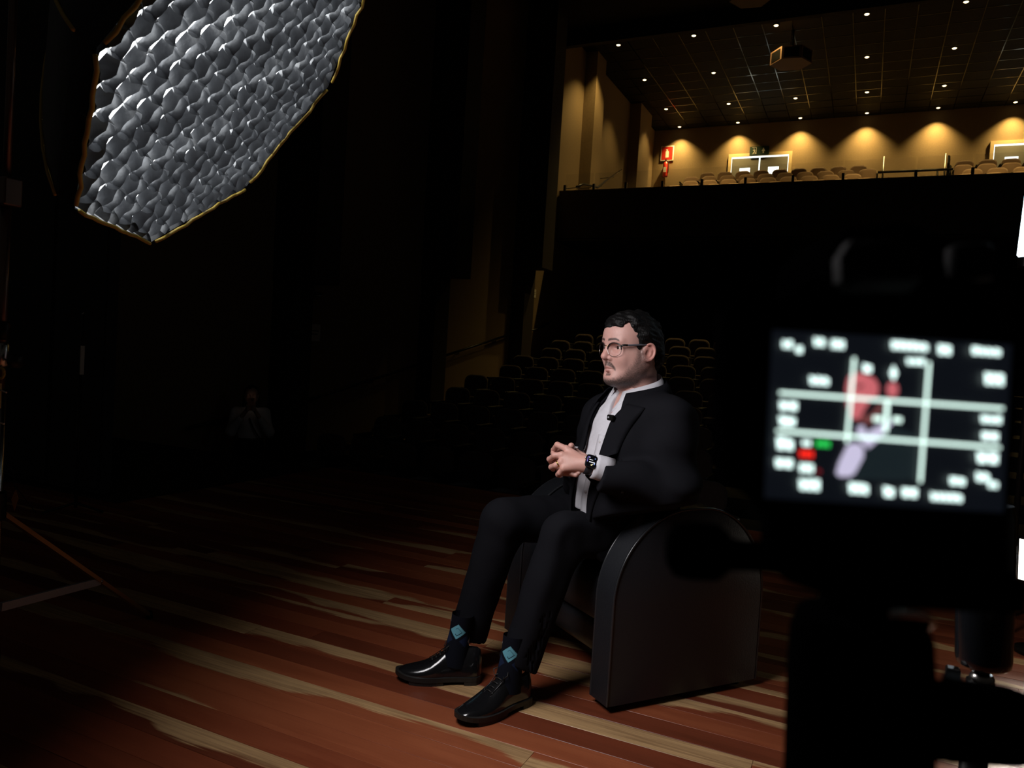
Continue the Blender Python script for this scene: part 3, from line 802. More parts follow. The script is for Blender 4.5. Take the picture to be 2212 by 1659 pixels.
def surfnet(fn, lo, hi, h, band=2.6):
    """naive surface nets on a sparse narrow band; returns verts, quads"""
    lo = np.asarray(lo, float); n = np.maximum(4, np.ceil((np.asarray(hi)-lo)/(4*h)).astype(int))*4
    g = [np.arange(0, n[i]+1, 4) for i in range(3)]
    C = np.stack(np.meshgrid(*g, indexing='ij'), -1).reshape(-1, 3)
    cv = fn(lo + C*h).reshape([len(q) for q in g])
    near = np.abs(cv) < 4*h*band
    blk = np.zeros(n//4, bool)
    for a in (0, 1):
        for b in (0, 1):
            for c in (0, 1):
                blk |= near[a:a+n[0]//4, b:b+n[1]//4, c:c+n[2]//4]
    need = np.zeros(n+1, bool)
    up = np.repeat(np.repeat(np.repeat(blk, 4, 0), 4, 1), 4, 2)
    for a in (0, 1):
        for b in (0, 1):
            for c in (0, 1):
                need[a:a+n[0], b:b+n[1], c:c+n[2]] |= up
    V = np.ones(n+1)
    near_val = cv[:-1, :-1, :-1]
    V[:-1, :-1, :-1] = np.repeat(np.repeat(np.repeat(np.where(near_val < 0, -1., 1.), 4, 0), 4, 1), 4, 2)
    idx = np.argwhere(need); out = np.empty(len(idx))
    for s in range(0, len(idx), 400000):
        out[s:s+400000] = fn(lo + idx[s:s+400000]*h)
    V[need] = out
    S = V < 0
    cs = [S[a:a+n[0], b:b+n[1], c:c+n[2]] for a in (0, 1) for b in (0, 1) for c in (0, 1)]
    cnt = sum(c.astype(np.int8) for c in cs)
    mixed = (cnt > 0) & (cnt < 8)
    cells = np.argwhere(mixed); vid = -np.ones(n, int); vid[mixed] = np.arange(len(cells))
    acc = np.zeros((len(cells), 3)); num = np.zeros(len(cells))
    cor = [(a, b, c) for a in (0, 1) for b in (0, 1) for c in (0, 1)]
    val = [V[cells[:, 0]+a, cells[:, 1]+b, cells[:, 2]+c] for a, b, c in cor]
    for i in range(8):
        for j in range(i+1, 8):
            dlt = np.array(cor[j])-np.array(cor[i])
            if np.abs(dlt).sum() != 1: continue
            m = (val[i] < 0) != (val[j] < 0)
            t = np.where(m, val[i]/np.where(m, val[i]-val[j], 1), 0)
            acc += m[:, None]*(np.array(cor[i]) + t[:, None]*dlt); num += m
    verts = lo + (cells + acc/num[:, None])*h
    faces = []
    for ax in range(3):
        o1, o2 = (ax+1) % 3, (ax+2) % 3
        sl0 = [slice(0, n[i]) for i in range(3)]; sl1 = list(sl0); sl1[ax] = slice(1, n[ax]+1)
        a, b = S[tuple(sl0)], S[tuple(sl1)]
        e = np.argwhere(a != b); e = e[(e[:, o1] > 0) & (e[:, o2] > 0)]
        d1 = np.zeros(3, int); d1[o1] = 1; d2 = np.zeros(3, int); d2[o2] = 1
        q = np.stack([vid[tuple((e-d1-d2).T)], vid[tuple((e-d2).T)], vid[tuple(e.T)], vid[tuple((e-d1).T)]], 1)
        fl = a[tuple(e.T)]
        q[~fl] = q[~fl][:, ::-1]
        faces.append(q)
    return verts, np.concatenate(faces)
def sdf_mesh(name, fn, lo, hi, h, m, parent=None, color=None, xf=None, smooth_it=0):
    v, f = surfnet(fn, lo, hi, h)
    return raw_mesh(name, v, f, m, parent, color, xf)
def raw_mesh(name, v, f, m, parent=None, color=None, xf=None):
    col = color(v) if color else None
    if xf is not None: v = xf(v)
    me = bpy.data.meshes.new(name)
    me.vertices.add(len(v)); me.vertices.foreach_set('co', np.asarray(v, np.float32).ravel())
    me.loops.add(f.size); me.loops.foreach_set('vertex_index', f.astype(np.int32).ravel())
    me.polygons.add(len(f)); me.polygons.foreach_set('loop_start', np.arange(0, f.size, 4, dtype=np.int32))
    me.polygons.foreach_set('use_smooth', np.ones(len(f), bool))
    me.update(calc_edges=True); me.validate()
    if col is not None:
        at = me.color_attributes.new('Col', 'FLOAT_COLOR', 'POINT')
        at.data.foreach_set('color', np.concatenate([col, np.ones((len(col), 1))], 1).astype(np.float32).ravel())
    me.materials.append(m)
    return link(name, me, parent)
def vnoise(P, f, seed=0):
    """cheap smooth pseudo-noise in about -1..1"""
    r_ = np.random.RandomState(seed); s = 0
    for i in range(6):
        k = r_.normal(size=3); k /= np.linalg.norm(k)
        s = s + np.sin(P @ (k*f*(.7+.6*r_.rand())) + r_.rand()*6.3)
    return s/3.2
def frame(fwd, up=(0, 0, 1)):
    """columns: forward, left, up"""
    x = np.asarray(fwd, float); x = x/np.linalg.norm(x); u = np.asarray(up, float)
    y = np.cross(u, x); y /= np.linalg.norm(y); z = np.cross(x, y)
    return np.stack([x, y, z], 1)

# ------------------------------------------------------------------ a head, in head units (x forward, y left, z up; eyes at z 0)
def head_sdf(P):
    A = P.copy(); A[:, 1] = np.abs(A[:, 1])                    # symmetric
    d = ell(A, (.021, 0, .031), (.096, .079, .080))
    d = smin(d, ell(A, (.052, 0, .036), (.056, .062, .056)), .03)      # forehead
    d = smin(d, ell(A, (.052, 0, -.035), (.060, .060, .078)), .03)     # face
    d = smin(d, cap(A, (.018, .056, -.052), (.082, .020, -.097), .024, .021), .03)   # jaw
    d = smin(d, ell(A, (.0925, 0, -.103), (.0205, .025, .018)), .018)     # chin
    d = smin(d, ell(A, (.072, .036, -.034), (.030, .026, .026)), .02)  # cheek
    d = smin(d, ell(A, (.030, .060, -.040), (.030, .014, .035)), .025)
    d = smin(d, cap(A, (.106, .010, .017), (.094, .044, .019), .0085, .008), .014)   # brow
    d = smax(d, -ell(A, (.116, .032, -.003), (.021, .0175, .0125)), .010)            # socket
    d = smin(d, ell(A, (.0865, .032, -.001), (.0155, .0160, .0125)), .004)           # lids
    d = smax(d, -ell(A, (.1015, .0335, -.0022), (.0080, .0130, .0040)), .0015)        # lid opening
    d = smin(d, cap(A, (.1055, 0, .008), (.1205, 0, -.022), .0085, .0098), .010)      # nose bridge
    d = smin(d, ell(A, (.1230, 0, -.0315), (.0135, .0125, .0110)), .008)
    d = smin(d, ell(A, (.1085, .0145, -.0360), (.0125, .0085, .0090)), .005)         # wing
    d = smax(d, -ell(A, (.1150, .0075, -.0440), (.0070, .0040, .0036)), .002)        # nostril
    d = smin(d, cap(A, (.1050, 0, -.046), (.1080, 0, -.058), .0070, .0080), .012)    # philtrum
    d = smin(d, cap(A, (.1125, 0, -.0635), (.0945, .022, -.0695), .0060, .0030), .004)   # upper lip
    d = smin(d, cap(A, (.1095, 0, -.0755), (.0935, .019, -.0735), .0070, .0036), .004)   # lower lip
    d = smax(d, -cap(A, (.1190, 0, -.0693), (.0965, .027, -.0712), .0017, .0013), .0020) # mouth line
    d = smax(d, -ell(A, (.1110, 0, -.0870), (.007, .014, .0045)), .008)                  # fold under the lip
    # neck
    d = smin(d, cap(A, (-.006, 0, -.045), (-.014, 0, -.19), .059, .064), .03)
    d = smin(d, ell(A, (.042, 0, -.100), (.045, .044, .024)), .025)                        # soft under-chin
    # ear
    ca, sa = math.cos(.22), math.sin(.22)
    E_ = A - np.array([.019, .080, -.011])
    ex = E_[:, 0]*ca + E_[:, 2]*sa; ez = -E_[:, 0]*sa + E_[:, 2]*ca; ey = E_[:, 1] - .30*np.maximum(-ex+.008, 0)
    Q = np.stack([ex, ey, ez], 1)
    rr = np.sqrt((ex/.0165)**2 + ((ez)/.0252)**2)
    e = ell(Q, (0, .000, 0), (.0185, .0075, .0275))
    e = smin(e, ell(Q, (.004, -.001, -.0235), (.0085, .0060, .0085)), .006)
    e = smin(e, np.sqrt(((rr-1)*.018)**2 + (ey-.0065)**2) - .0036 + .004*np.clip((ex+.002)/.014, 0, 1)*(ez < .018), .003)   # helix
    e = smax(e, -ell(Q, (.0030, .0085, -.004), (.0080, .0055, .0115)), .003)              # concha
    e = smax(e, -ell(Q, (.001, .0085, .013), (.0075, .0040, .0075)), .003)
    d = smin(d, e, .006)
    d = smin(d, ell(A, (.037, .0780, -.013), (.005, .004, .007)), .003)                   # tragus
    return d
# ================================================================== the seated man
man = empty('person', (-.80, 2.70, .43), 0, 'bearded man in black suit and open white shirt seated in the tub armchair', 'person')
MAN_O = np.array([-.80, 2.70, .43])
def loc(v): return v - MAN_O
M_SKIN = vmat('skin', rough=.48, bump=.06, bscale=420, spec=.45, sss=.12)
M_HAIR = mat('black_hair', (.0045, .004, .004), rough=.55, spec=.22, bump=.35, bscale=220, stretch=(1, 1, .3))
M_SUIT = mat('black_wool_suit', (.0085, .0085, .0108), rough=.85, spec=.06, sheen=.0, bump=.08, bscale=500)
M_SHIRT = mat('white_cotton_shirt', (.66, .645, .69), rough=.85, bump=.10, bscale=60, spec=.2)
HO = W(1377, 753, 2.66); HF = RW @ np.array([-.89, 0, -.454]); HF[2] = 0.0; HS = 1.10
HR = frame(HF)
def head_to_world(v): return (v*HS) @ HR.T + HO
SKIN = np.array([.62, .350, .300])
def head_color(v):
    x, y, z = v[:, 0], np.abs(v[:, 1]), v[:, 2]
    c = np.repeat(SKIN[None], len(v), 0)
    n = vnoise(v, 900, 3)*.5 + vnoise(v, 2200, 4)*.5
    def mixc(m, col):
        m = np.clip(m, 0, 1)[:, None]; return c*(1-m) + np.array(col)*m
    blush = np.exp(-(((x-.085)/.025)**2 + ((y-.035)/.02)**2 + ((z+.028)/.02)**2))*.45
    blush = np.maximum(blush, np.exp(-(((x-.125)/.02)**2 + (y/.014)**2 + ((z+.028)/.014)**2))*.5)
    c = mixc(blush, (.64, .25, .20))
    ear = np.clip((y-.080)/.006, 0, 1)*.5; c = mixc(ear, (.66, .25, .20))
    lip = np.minimum(cap(np.stack([x, y, z], 1), (.1130, 0, -.0640), (.0945, .022, -.0695), .0066, .0034),
                     cap(np.stack([x, y, z], 1), (.1100, 0, -.0755), (.0935, .019, -.0735), .0074, .0036))
    c = mixc(.75*np.clip(-lip/.0015+.4, 0, 1), (.42, .15, .13))
    beard = [(.034, .014), (.052, .010), (.056, -.020), (.064, -.045), (.076, -.064), (.086, -.084), (.100, -.096), (.125, -.099), (.125, -.130), (.060, -.140), (.026, -.112), (.006, -.085), (.014, -.050), (.026, -.02)]
    b = -polyd(x, z, beard); bm = np.clip((b + .004*n)/.014 + .25, 0, 1)*(z < .02)
    n = np.random.RandomState(3).normal(size=len(v))*.7 + .3*vnoise(np.stack([(x*.8-z*.6)*.4, y*.6, (x*.6+z*.8)*1.5], 1), 700, 8)
    dens = .66 + .13*n + .36*np.clip((-z-.090)/.022, 0, 1)
    c = mixc(bm*dens*1.0, (.075, .053, .047))
    st = [(-.01, -.0465), (.010, -.0465), (.018, -.0510), (.030, -.0650), (.031, -.0745), (.026, -.0735), (.018, -.0655), (.008, -.0605), (-.01, -.0605)]
    s_ = -polyd(y, z, st); c = mixc((x > .08)*np.clip(s_/.003+.5, 0, 1)*(.80+.2*n), (.050, .033, .028))
    sp = -polyd(x, z, [(.100, -.0835), (.125, -.0835), (.125, -.0930), (.098, -.0930)]); c = mixc(np.clip(sp/.003, 0, 1)*(y < .012)*.75, (.06, .04, .034))
    br = -polyd(y, z, [(.009, .0165), (.024, .0195), (.038, .0205), (.049, .0165), (.046, .0235), (.036, .0275), (.022, .0268), (.009, .0245)])
    c = mixc((x > .07)*np.clip(br/.002+.45, 0, 1)*(.86+.08*n), (.026, .018, .016))
    lash = ell(np.stack([x, y, z], 1), (.1015, .032, -.0015), (.0075, .0135, .0056)); c = mixc(np.clip(-lash/.0016+.2, 0, 1)*.55, (.08, .04, .035))
    return c
hv, hf = surfnet(head_sdf, (-.11, -.105, -.20), (.15, .105, .125), .0019)
hcol = head_color(hv); hv = head_to_world(hv)

# ---- torso frame and joints
LS, RS = W(1450, 908, 2.50), W(1302, 902, 2.80)
TL = (LS-RS); TL[2] = 0; TL /= np.linalg.norm(TL)
TU = np.array([0, 0, 1.]); TFW = np.cross(TL, TU)
TR = np.stack([TFW, TL, TU], 1); TO = (LS+RS)/2; TO[2] -= .10             # chest centre
def to_t(P): return (P-TO) @ TR
def from_t(v): return np.asarray(v) @ TR.T + TO
# hands: joints read as (pixel, pixel, distance)
def J(L_): return [W(*q) for q in L_]
LW_ = W(1272, 1004, 2.435)
LK = J([(1224, 970, 2.475), (1214, 983, 2.455), (1213, 998, 2.445), (1218, 1012, 2.435)])
LFING = [J([(1224, 970, 2.475), (1204, 961, 2.505), (1196, 972, 2.545), (1201, 984, 2.56)]),
         J([(1214, 983, 2.455), (1198, 984, 2.465), (1187, 992, 2.500), (1190, 999, 2.535)]),
         J([(1213, 998, 2.445), (1201, 1005, 2.45), (1191, 1009, 2.485), (1195, 1014, 2.52)]),
         J([(1218, 1012, 2.435), (1210, 1021, 2.45), (1206, 1025, 2.475), (1211, 1027, 2.505)])]
RW_ = W(1242, 984, 2.66)
RK = J([(1205, 972, 2.585), (1202, 986, 2.58), (1204, 1000, 2.575), (1209, 1012, 2.57)])
RFING = [J([(1202, 986, 2.58), (1203, 1005, 2.515), (1222, 1019, 2.465), (1236, 1022, 2.440)]),
         J([(1204, 1000, 2.575), (1208, 1014, 2.515), (1228, 1022, 2.460), (1244, 1026, 2.436)]),
         J([(1209, 1012, 2.57), (1216, 1022, 2.52), (1234, 1023, 2.465), (1250, 1021, 2.432)]),
         J([(1205, 972, 2.585), (1196, 978, 2.545), (1198, 992, 2.505), (1204, 998, 2.49)])]
RTH = J([(1242, 984, 2.63), (1236, 972, 2.56), (1234, 963, 2.49)])
LTH = J([(1262, 990, 2.50), (1240, 975, 2.53), (1222, 968, 2.56), (1212, 966, 2.59)])
LEL, REL = W(1462, 1058, 2.44), W(1262, 1042, 2.86)
FR = (.0108, .0100, .0092, .0080)
def hands_sdf(P):
    out = None
    for wr, kn, fg, el_ in ((LW_, LK, LFING, LEL), (RW_, RK, RFING, REL)):
        d = cap(P, el_, wr, .036, .0265)
        for k_ in kn: d = smin(d, cap(P, wr*.85+k_*.15, k_, .0175, .0115), .016)
        th = LTH if wr is LW_ else RTH
        d = smin(d, chain(P, th, (.016, .0125, .0105, .009)[:len(th)]), .010)
        for f_ in fg: d = smin(d, chain(P, f_, FR, .003), .0045)
        out = d if out is None else np.minimum(out, d)
    return out
pts_ = np.array(LFING + RFING).reshape(-1, 3)
lo_ = np.minimum(pts_.min(0), np.minimum(LW_, RW_)) - .05; hi_ = np.maximum(pts_.max(0), np.maximum(LW_, RW_)) + .05
cut_l = (LEL-LW_)/np.linalg.norm(LEL-LW_); cut_r = (REL-RW_)/np.linalg.norm(REL-RW_)
def hands_cut(P):
    d = hands_sdf(P)
    return d
gv, gf = surfnet(hands_cut, lo_, hi_, .0018)
def hand_color(v):
    c = np.repeat((SKIN*np.array([.97, .93, .90]))[None], len(v), 0)
    for k_ in LK + [f_[1] for f_ in LFING] + [f_[2] for f_ in LFING]:
        m = np.exp(-(np.linalg.norm(v-k_, axis=1)/.012)**2)[:, None]*.35
        c = c*(1-m) + np.array([.62, .27, .21])*m
    for f_ in RFING[:3]:                                                     # nails
        tip = f_[3] + (f_[3]-f_[2])*.15 + np.array([.25, -.9, -.2])*.004
        m = np.clip(1.6 - np.linalg.norm(v-tip, axis=1)/.005, 0, 1)[:, None]*.6
        c = c*(1-m) + np.array([.75, .50, .44])*m
    return c
# ---- eyes
M_EYEW = mat('eye_white', (.72, .66, .62), rough=.2, spec=.6)
M_IRIS = mat('dark_brown_iris', (.018, .008, .005), rough=.1, spec=.8)
for sy in (1, -1):
    c = np.array([.0898, .0325*sy, -.0020])
    gaze = np.array([.97, .16, .0]); gaze /= np.linalg.norm(gaze)
    prof = [(.0118*math.sin(t), .0118*math.cos(t)) for t in np.linspace(0.01, PI-.01, 12)]
    mb = MB().lathe(prof, (0,0,0), gaze, 18)
    mb.v = [tuple(loc(head_to_world(np.array(p)[None] + c)[0])) for p in mb.v]
    e_ = mb.build('eyeball', M_EYEW, man, smooth=True)
    mb = MB().lathe([(.001, .01245), (.003, .0123), (.0056, .0107)], (0,0,0), gaze, 18)
    mb.v = [tuple(loc(head_to_world(np.array(p)[None] + c)[0])) for p in mb.v]
    mb.build('iris', M_IRIS, e_, smooth=True)

# ---- hair
HPOLY = [(.128, .056), (.108, .057), (.094, .070), (.080, .078), (.072, .056), (.063, .028), (.056, .016), (.053, -.008), (.044, -.010), (.041, .004), (.030, .010),
         (.010, .006), (-.000, -.012), (-.004, -.050), (-.018, -.082), (-.070, -.100), (-.13, -.09), (-.14, .05), (-.10, .16), (.06, .17), (.14, .12)]
def hair_sdf(P):
    A = P.copy()
    d = ell(A, (.019, 0, .034), (.102, .0875, .086))
    d = smin(d, ell(A, (.056, .004, .080), (.050, .052, .022)), .03)
    d = smin(d, ell(A, (-.040, 0, -.030), (.044, .066, .055)), .03)
    d = smin(d, ell(A, (.047, 0, .010), (.012, .0765, .022)), .01)
    q = np.stack([A[:, 0]*1.0 + A[:, 2]*.55, A[:, 1], A[:, 2]*1.0 - A[:, 0]*.35], 1)
    d = d + .0042*vnoise(q, 95, 11) + .0022*vnoise(q*np.array([.5, 1, 1.6]), 240, 12)
    pl = polyd(A[:, 0], A[:, 2], HPOLY) + .0035*vnoise(A, 260, 5)
    return smax(d, pl, .006)
sdf_mesh('hair', hair_sdf, (-.12, -.11, -.11), (.14, .11, .145), .0024, M_HAIR, man, xf=lambda v: loc(head_to_world(v)))

# ---- clothes
PEL = W(1398, 1118, 2.76)
LH, RH = np.array([-.665, 2.71, .535]), np.array([-.925, 2.76, .535])
LKN, RKN = np.array([-.880, 2.360, .555]), np.array([-1.132, 2.405, .560])
LAN, RAN = np.array([-.972, 2.245, .13]), np.array([-1.232, 2.385, .13])
def shirt_core(P):
    Q = to_t(P)
    d = ell(Q, (.005, 0, .00), (.140, .185, .200))
    d = smin(d, ell(Q, (.030, 0, -.17), (.165, .180, .150)), .10)
    d = smin(d, ell(Q, (.030, 0, -.27), (.150, .175, .130)), .08)
    d = smin(d, cap(Q, (-.012, 0, .12), (-.012, 0, .22), .078, .070), .05)
    return d
def jacket_solid(P):
    Q = to_t(P)
    d = shirt_core(P) - .012
    d = smin(d, cap(Q, (-.03, .10, .115), (-.03, .17, .085), .060, .070), .06)
    d = smin(d, cap(Q, (-.03, -.10, .115), (-.03, -.17, .085), .060, .070), .06)
    d = smin(d, cap(Q, (-.03, .045, .150), (-.03, .10, .130), .058, .058), .05)
    d = smin(d, cap(Q, (-.03, -.045, .150), (-.03, -.10, .130), .058, .058), .05)
    d = smin(d, ell(Q, (.015, -.02, -.34), (.160, .175, .10)), .08)
    for sh, el_, wr in ((LS, LEL, LW_), (RS, REL, RW_)):
        w2 = el_ + (wr-el_)*.82 + np.array([0, 0, -.014])
        d = smin(d, cap(P, sh, el_, .080, .066), .045)
        d = smin(d, cap(P, el_, w2, .068, .057), .030)
    return d
def folds(P):
    Q = to_t(P)
    f1 = .0055*vnoise(P*np.array([1, 1, 1.7]), 34, 21) + .0016*vnoise(P, 90, 22)
    de = np.linalg.norm(P-LEL, axis=1)
    f1 = f1 + .008*np.exp(-(de/.10)**2)*np.sin((P-LEL) @ (np.array([.5, -.3, .8])*75))
    return f1
def opening(P):
    """the open front: a wedge about the breast line, in torso coordinates"""
    Q = to_t(P); z = Q[:, 2]
    zz = [-.40, -.30, -.15, .0, .10, .16, .20, .26]
    nr = np.interp(z, zz, [.045, .035, .030, .030, .042, .068, .080, .085])
    fr = np.interp(z, zz, [-.060, -.060, -.068, -.082, -.088, -.086, -.085, -.085])
    return np.maximum(np.maximum(Q[:, 1]-nr, fr-Q[:, 1]), -(Q[:, 0]-.01))
CSn, CH0n = np.array(CS[:]), np.array(CH0[:])
def seat_in(P):
    s = (P-CH0n) @ CSn; up = np.maximum(P[:, 2]-.60, 0)*1.6
    return np.maximum(np.maximum(ATH + .035 - s - up, s - (CHW-ATH-.035) - up), .63-P[:, 2])
def core_sdf(P):
    """trunk and upper limbs under the clothes, so that head and hands belong to one body"""
    d = smax(shirt_core(P) + .035, seat_in(P) + .02, .01)
    d = smin(d, cap(P, (LH+RH)/2, PEL + np.array([0, 0, .08]), .08, .08), .04)
    for sh, el_, wr in ((LS, LEL, LW_), (RS, REL, RW_)):
        d = smin(d, cap(P, sh, el_, .048, .040), .03); d = smin(d, cap(P, el_, wr, .038, .024), .02)
    for h_, k_, a_ in ((LH, LKN, LAN), (RH, RKN, RAN)):
        d = smin(d, cap(P, h_, k_, .070, .048), .03); d = smin(d, cap(P, k_, a_, .045, .032), .02)
    return d
tv, tf = surfnet(core_sdf, (-1.36, 2.1, .06), (-.36, 3.0, 1.12), .010)
body_v = np.concatenate([hv, gv, tv]); body_f = np.concatenate([hf, gf+len(hv), tf+len(hv)+len(gv)])
body_c = np.concatenate([hcol, hand_color(gv), np.repeat(SKIN[None], len(tv), 0)])
raw_mesh('body', loc(body_v), body_f, M_SKIN, man, color=lambda v: body_c)

def seat_limits(P, d):
    """keep cloth between the chair's arms and on its cushion"""
    s = (P-CH0n) @ CSn; up = np.maximum(P[:, 2]-.62, 0)*2.5
    d = smax(d, ATH + .006 - s - up, .012); d = smax(d, s - (CHW-ATH-.006) - up, .012)
    dep = -((P-CH0n) @ np.array(CF[:]))
    return np.where(dep > .03, np.maximum(d, .436-P[:, 2]), d)
def jacket(P):
    d = jacket_solid(P) + folds(P)
    d = smax(d, -(smax(shirt_core(P), seat_in(P), .01) - .003), .004)                      # hollow
    d = smax(d, -opening(P), .006)
    Q = to_t(P)
    d = smax(d, Q[:, 2] - np.interp(Q[:, 0], [-.12, -.05, .1], [.225, .215, .175]), .01)
    d = seat_limits(P, d)
    for el_, wr in ((LEL, LW_), (REL, RW_)):
        ax = (wr-el_)/np.linalg.norm(wr-el_); L_ = np.linalg.norm(wr-el_)
        t = (P-el_) @ ax
        near = np.linalg.norm(P-el_-t[:, None]*ax, axis=1) < .11
        d = np.where(near & (t > 0), np.maximum(d, t - L_*.845), d)
    return d
allp = np.array([LS, RS, LEL, REL, LW_, RW_, PEL])
sdf_mesh('jacket', jacket, np.array([-1.32, 2.05, .47]), np.array([-.30, 3.10, 1.14]), .0046, M_SUIT, man, xf=loc)
def shirt(P):
    return smax(shirt0(P), seat_in(P), .01)
def shirt0(P):
    d = shirt_core(P) + .0022*vnoise(P*np.array([1.5, 1.5, .5]), 60, 31) + .0012*vnoise(P, 140, 32)
    Q = to_t(P)
    d = smax(d, Q[:, 2]-np.interp(Q[:, 0], [-.1, .02, .06, .10, .14], [.215, .205, .185, .155, .12]), .006)
    # the unbuttoned neck
    v_ = np.maximum(np.abs(Q[:, 1]) - np.clip((Q[:, 2]-.105)*.42, 0, .05), .105-Q[:, 2])
    d = smax(d, -np.maximum(v_, -(Q[:, 0]-.02)), .003)
    return d
sdf_mesh('shirt', shirt, np.array([-1.15, 2.15, .52]), np.array([-.45, 2.95, 1.16]), .0042, M_SHIRT, man, xf=loc)
def march(fn, y, z, x0=.34):
    """front surface of a body at torso coordinates y,z (arrays): x"""
    y = np.asarray(y, float); z = np.asarray(z, float); x = np.full(y.shape, x0)
    for _ in range(60):
        d = fn(from_t(np.stack([x, y, z], 1))); x = x - np.clip(d, -.01, .03)*.8
    return x
# chest skin behind the unbuttoned shirt belongs to the body's neck; a plug of skin under the collar
cy2 = np.linspace(-.034, .030, 13); cz2 = np.linspace(.08, .21, 10)
rows = []
for z_ in cz2:
    x_ = march(lambda P: shirt_core(P) + .012, cy2, np.full(13, z_)); rows.append([tuple(loc(from_t((a, b, z_)))) for a, b in zip(x_, cy2)])
cm = MB().grid(rows); M_CHEST = mat('skin_chest', tuple(SKIN*.93), rough=.5)
cm.build('chest_skin', M_CHEST, man, smooth=True)
# lapels: sheets laid on the jacket front
def js(P): return jacket_solid(P)
def sheet(name, inner, outer, m, off=.007, n=26, k=7, fn=js, parent=None):
    """strip between two (y,z) curves, pressed on the surface"""
    tt = np.linspace(0, 1, n); rows = []
    ci = np.array(inner); co = np.array(outer)
    pi_ = np.linspace(0, 1, len(ci)); po_ = np.linspace(0, 1, len(co))
    iy, iz = np.interp(tt, pi_, ci[:, 0]), np.interp(tt, pi_, ci[:, 1])
    oy, oz = np.interp(tt, po_, co[:, 0]), np.interp(tt, po_, co[:, 1])
    for s in np.linspace(0, 1, k):
        yy, zz = iy*(1-s)+oy*s, iz*(1-s)+oz*s
        x = march(fn, yy, zz)
        rows.append([tuple(loc(from_t((a + off*(1.25 if 0 < s < 1 else .75), b, c)))) for a, b, c in zip(x, yy, zz)])
    o = MB().grid(rows).build(name, m, parent or man, smooth=True)
    md = o.modifiers.new('thick', 'SOLIDIFY'); md.thickness = .0035; md.offset = 0
    return o
sheet('lapel', [(.035, -.27), (.029, -.15), (.029, .0), (.040, .10), (.068, .158)], [(.042, -.27), (.072, -.12), (.102, .03), (.118, .10), (.132, .150)], M_SUIT)
sheet('lapel', [(-.058, -.27), (-.066, -.15), (-.080, .0), (-.086, .10), (-.086, .150)], [(-.064, -.27), (-.100, -.12), (-.125, .03), (-.140, .10), (-.146, .140)], M_SUIT)
# shirt collar: two fold-down wings round the neck and a stand
NB = head_to_world(np.array([[-.014, 0, -.112]]))[0]
def collar_pt(a, r_, z): return NB + HR @ np.array([r_*math.cos(a)*1.0, r_*math.sin(a)*.98, z])
for sg in (1, -1):
    up_, lo2, mid = [], [], []
    for i in range(22):
        t = i/21; a = sg*(PI - t*(PI-.30))
        zt = .040 - .070*t**1.25; dp = .040 + .034*t**1.6
        up_.append(tuple(loc(collar_pt(a, .0765 + .012*t, zt))))
        mid.append(tuple(loc(collar_pt(a, .0850 + .022*t, zt - dp*.45))))
        lo2.append(tuple(loc(collar_pt(a - sg*(.0 if t < .8 else (t-.8)*.9), .0880 + .038*t, zt - dp))))
    o = MB().grid([up_, mid, lo2]).build('collar_wing', M_SHIRT, man, smooth=True)
    md = o.modifiers.new('thick', 'SOLIDIFY'); md.thickness = .003
    st_ = [[tuple(loc(collar_pt(sg*(PI - i/15*(PI-.35)), .0745 + .012*i/15, .034 - .075*(i/15)**1.25 - q*.035))) for i in range(16)] for q in (0, 1)]
    o = MB().grid(st_).build('collar_stand', M_SHIRT, man, smooth=True)
for sg in (1, -1):
    rows = [[], [], []]
    for i in range(18):
        t = i/17*.90; a = sg*(PI - t*(PI-.30)); zt = .032 - .070*t**1.25
        rows[0].append(tuple(loc(collar_pt(a, .0900 + .030*t, zt - .004))))
        rows[1].append(tuple(loc(collar_pt(a, .1010 + .045*t, zt - .022 - .012*t))))
        rows[2].append(tuple(loc(collar_pt(a, .1120 + .060*t, zt - .052 - .030*t))))
    o = MB().grid(rows).build('jacket_collar', M_SUIT, man, smooth=True)
    o.modifiers.new('thick', 'SOLIDIFY').thickness = .004
# placket with buttons
pz = np.linspace(.045, -.36, 24)
for y0, y1 in ((-.017, .017),):
    xs1 = march(shirt_core, np.full(24, y0), pz); xs2 = march(shirt_core, np.full(24, y1), pz); xm = march(shirt_core, np.zeros(24), pz)
    rows = [[tuple(loc(from_t((x + .0025 + .001*math.sin(z*60), y, z)))) for x, z in zip(xx, pz)] for xx, y in ((xs1, y0), (xm, 0), (xs2, y1))]
    o = MB().grid(rows).build('shirt_placket', M_SHIRT, man, smooth=True)
    md = o.modifiers.new('thick', 'SOLIDIFY'); md.thickness = .002; md.offset = 1
    for z in (.02, -.065, -.15, -.235, -.32):
        x = march(shirt_core, [0.0], [z])[0]
        MB().lathe([(.001, .0065), (.0045, .0065), (.0055, .0055), (.0055, .002)], loc(from_t((x, 0, z))), TFW, 12).build('button', mat('pearl_button', (.62, .60, .60), rough=.25) if z == .02 else bpy.data.materials['pearl_button'], o, smooth=True)
# belt
def hip(P): return ell(to_t(P), (.02, 0, -.40), (.165, .195, .09))
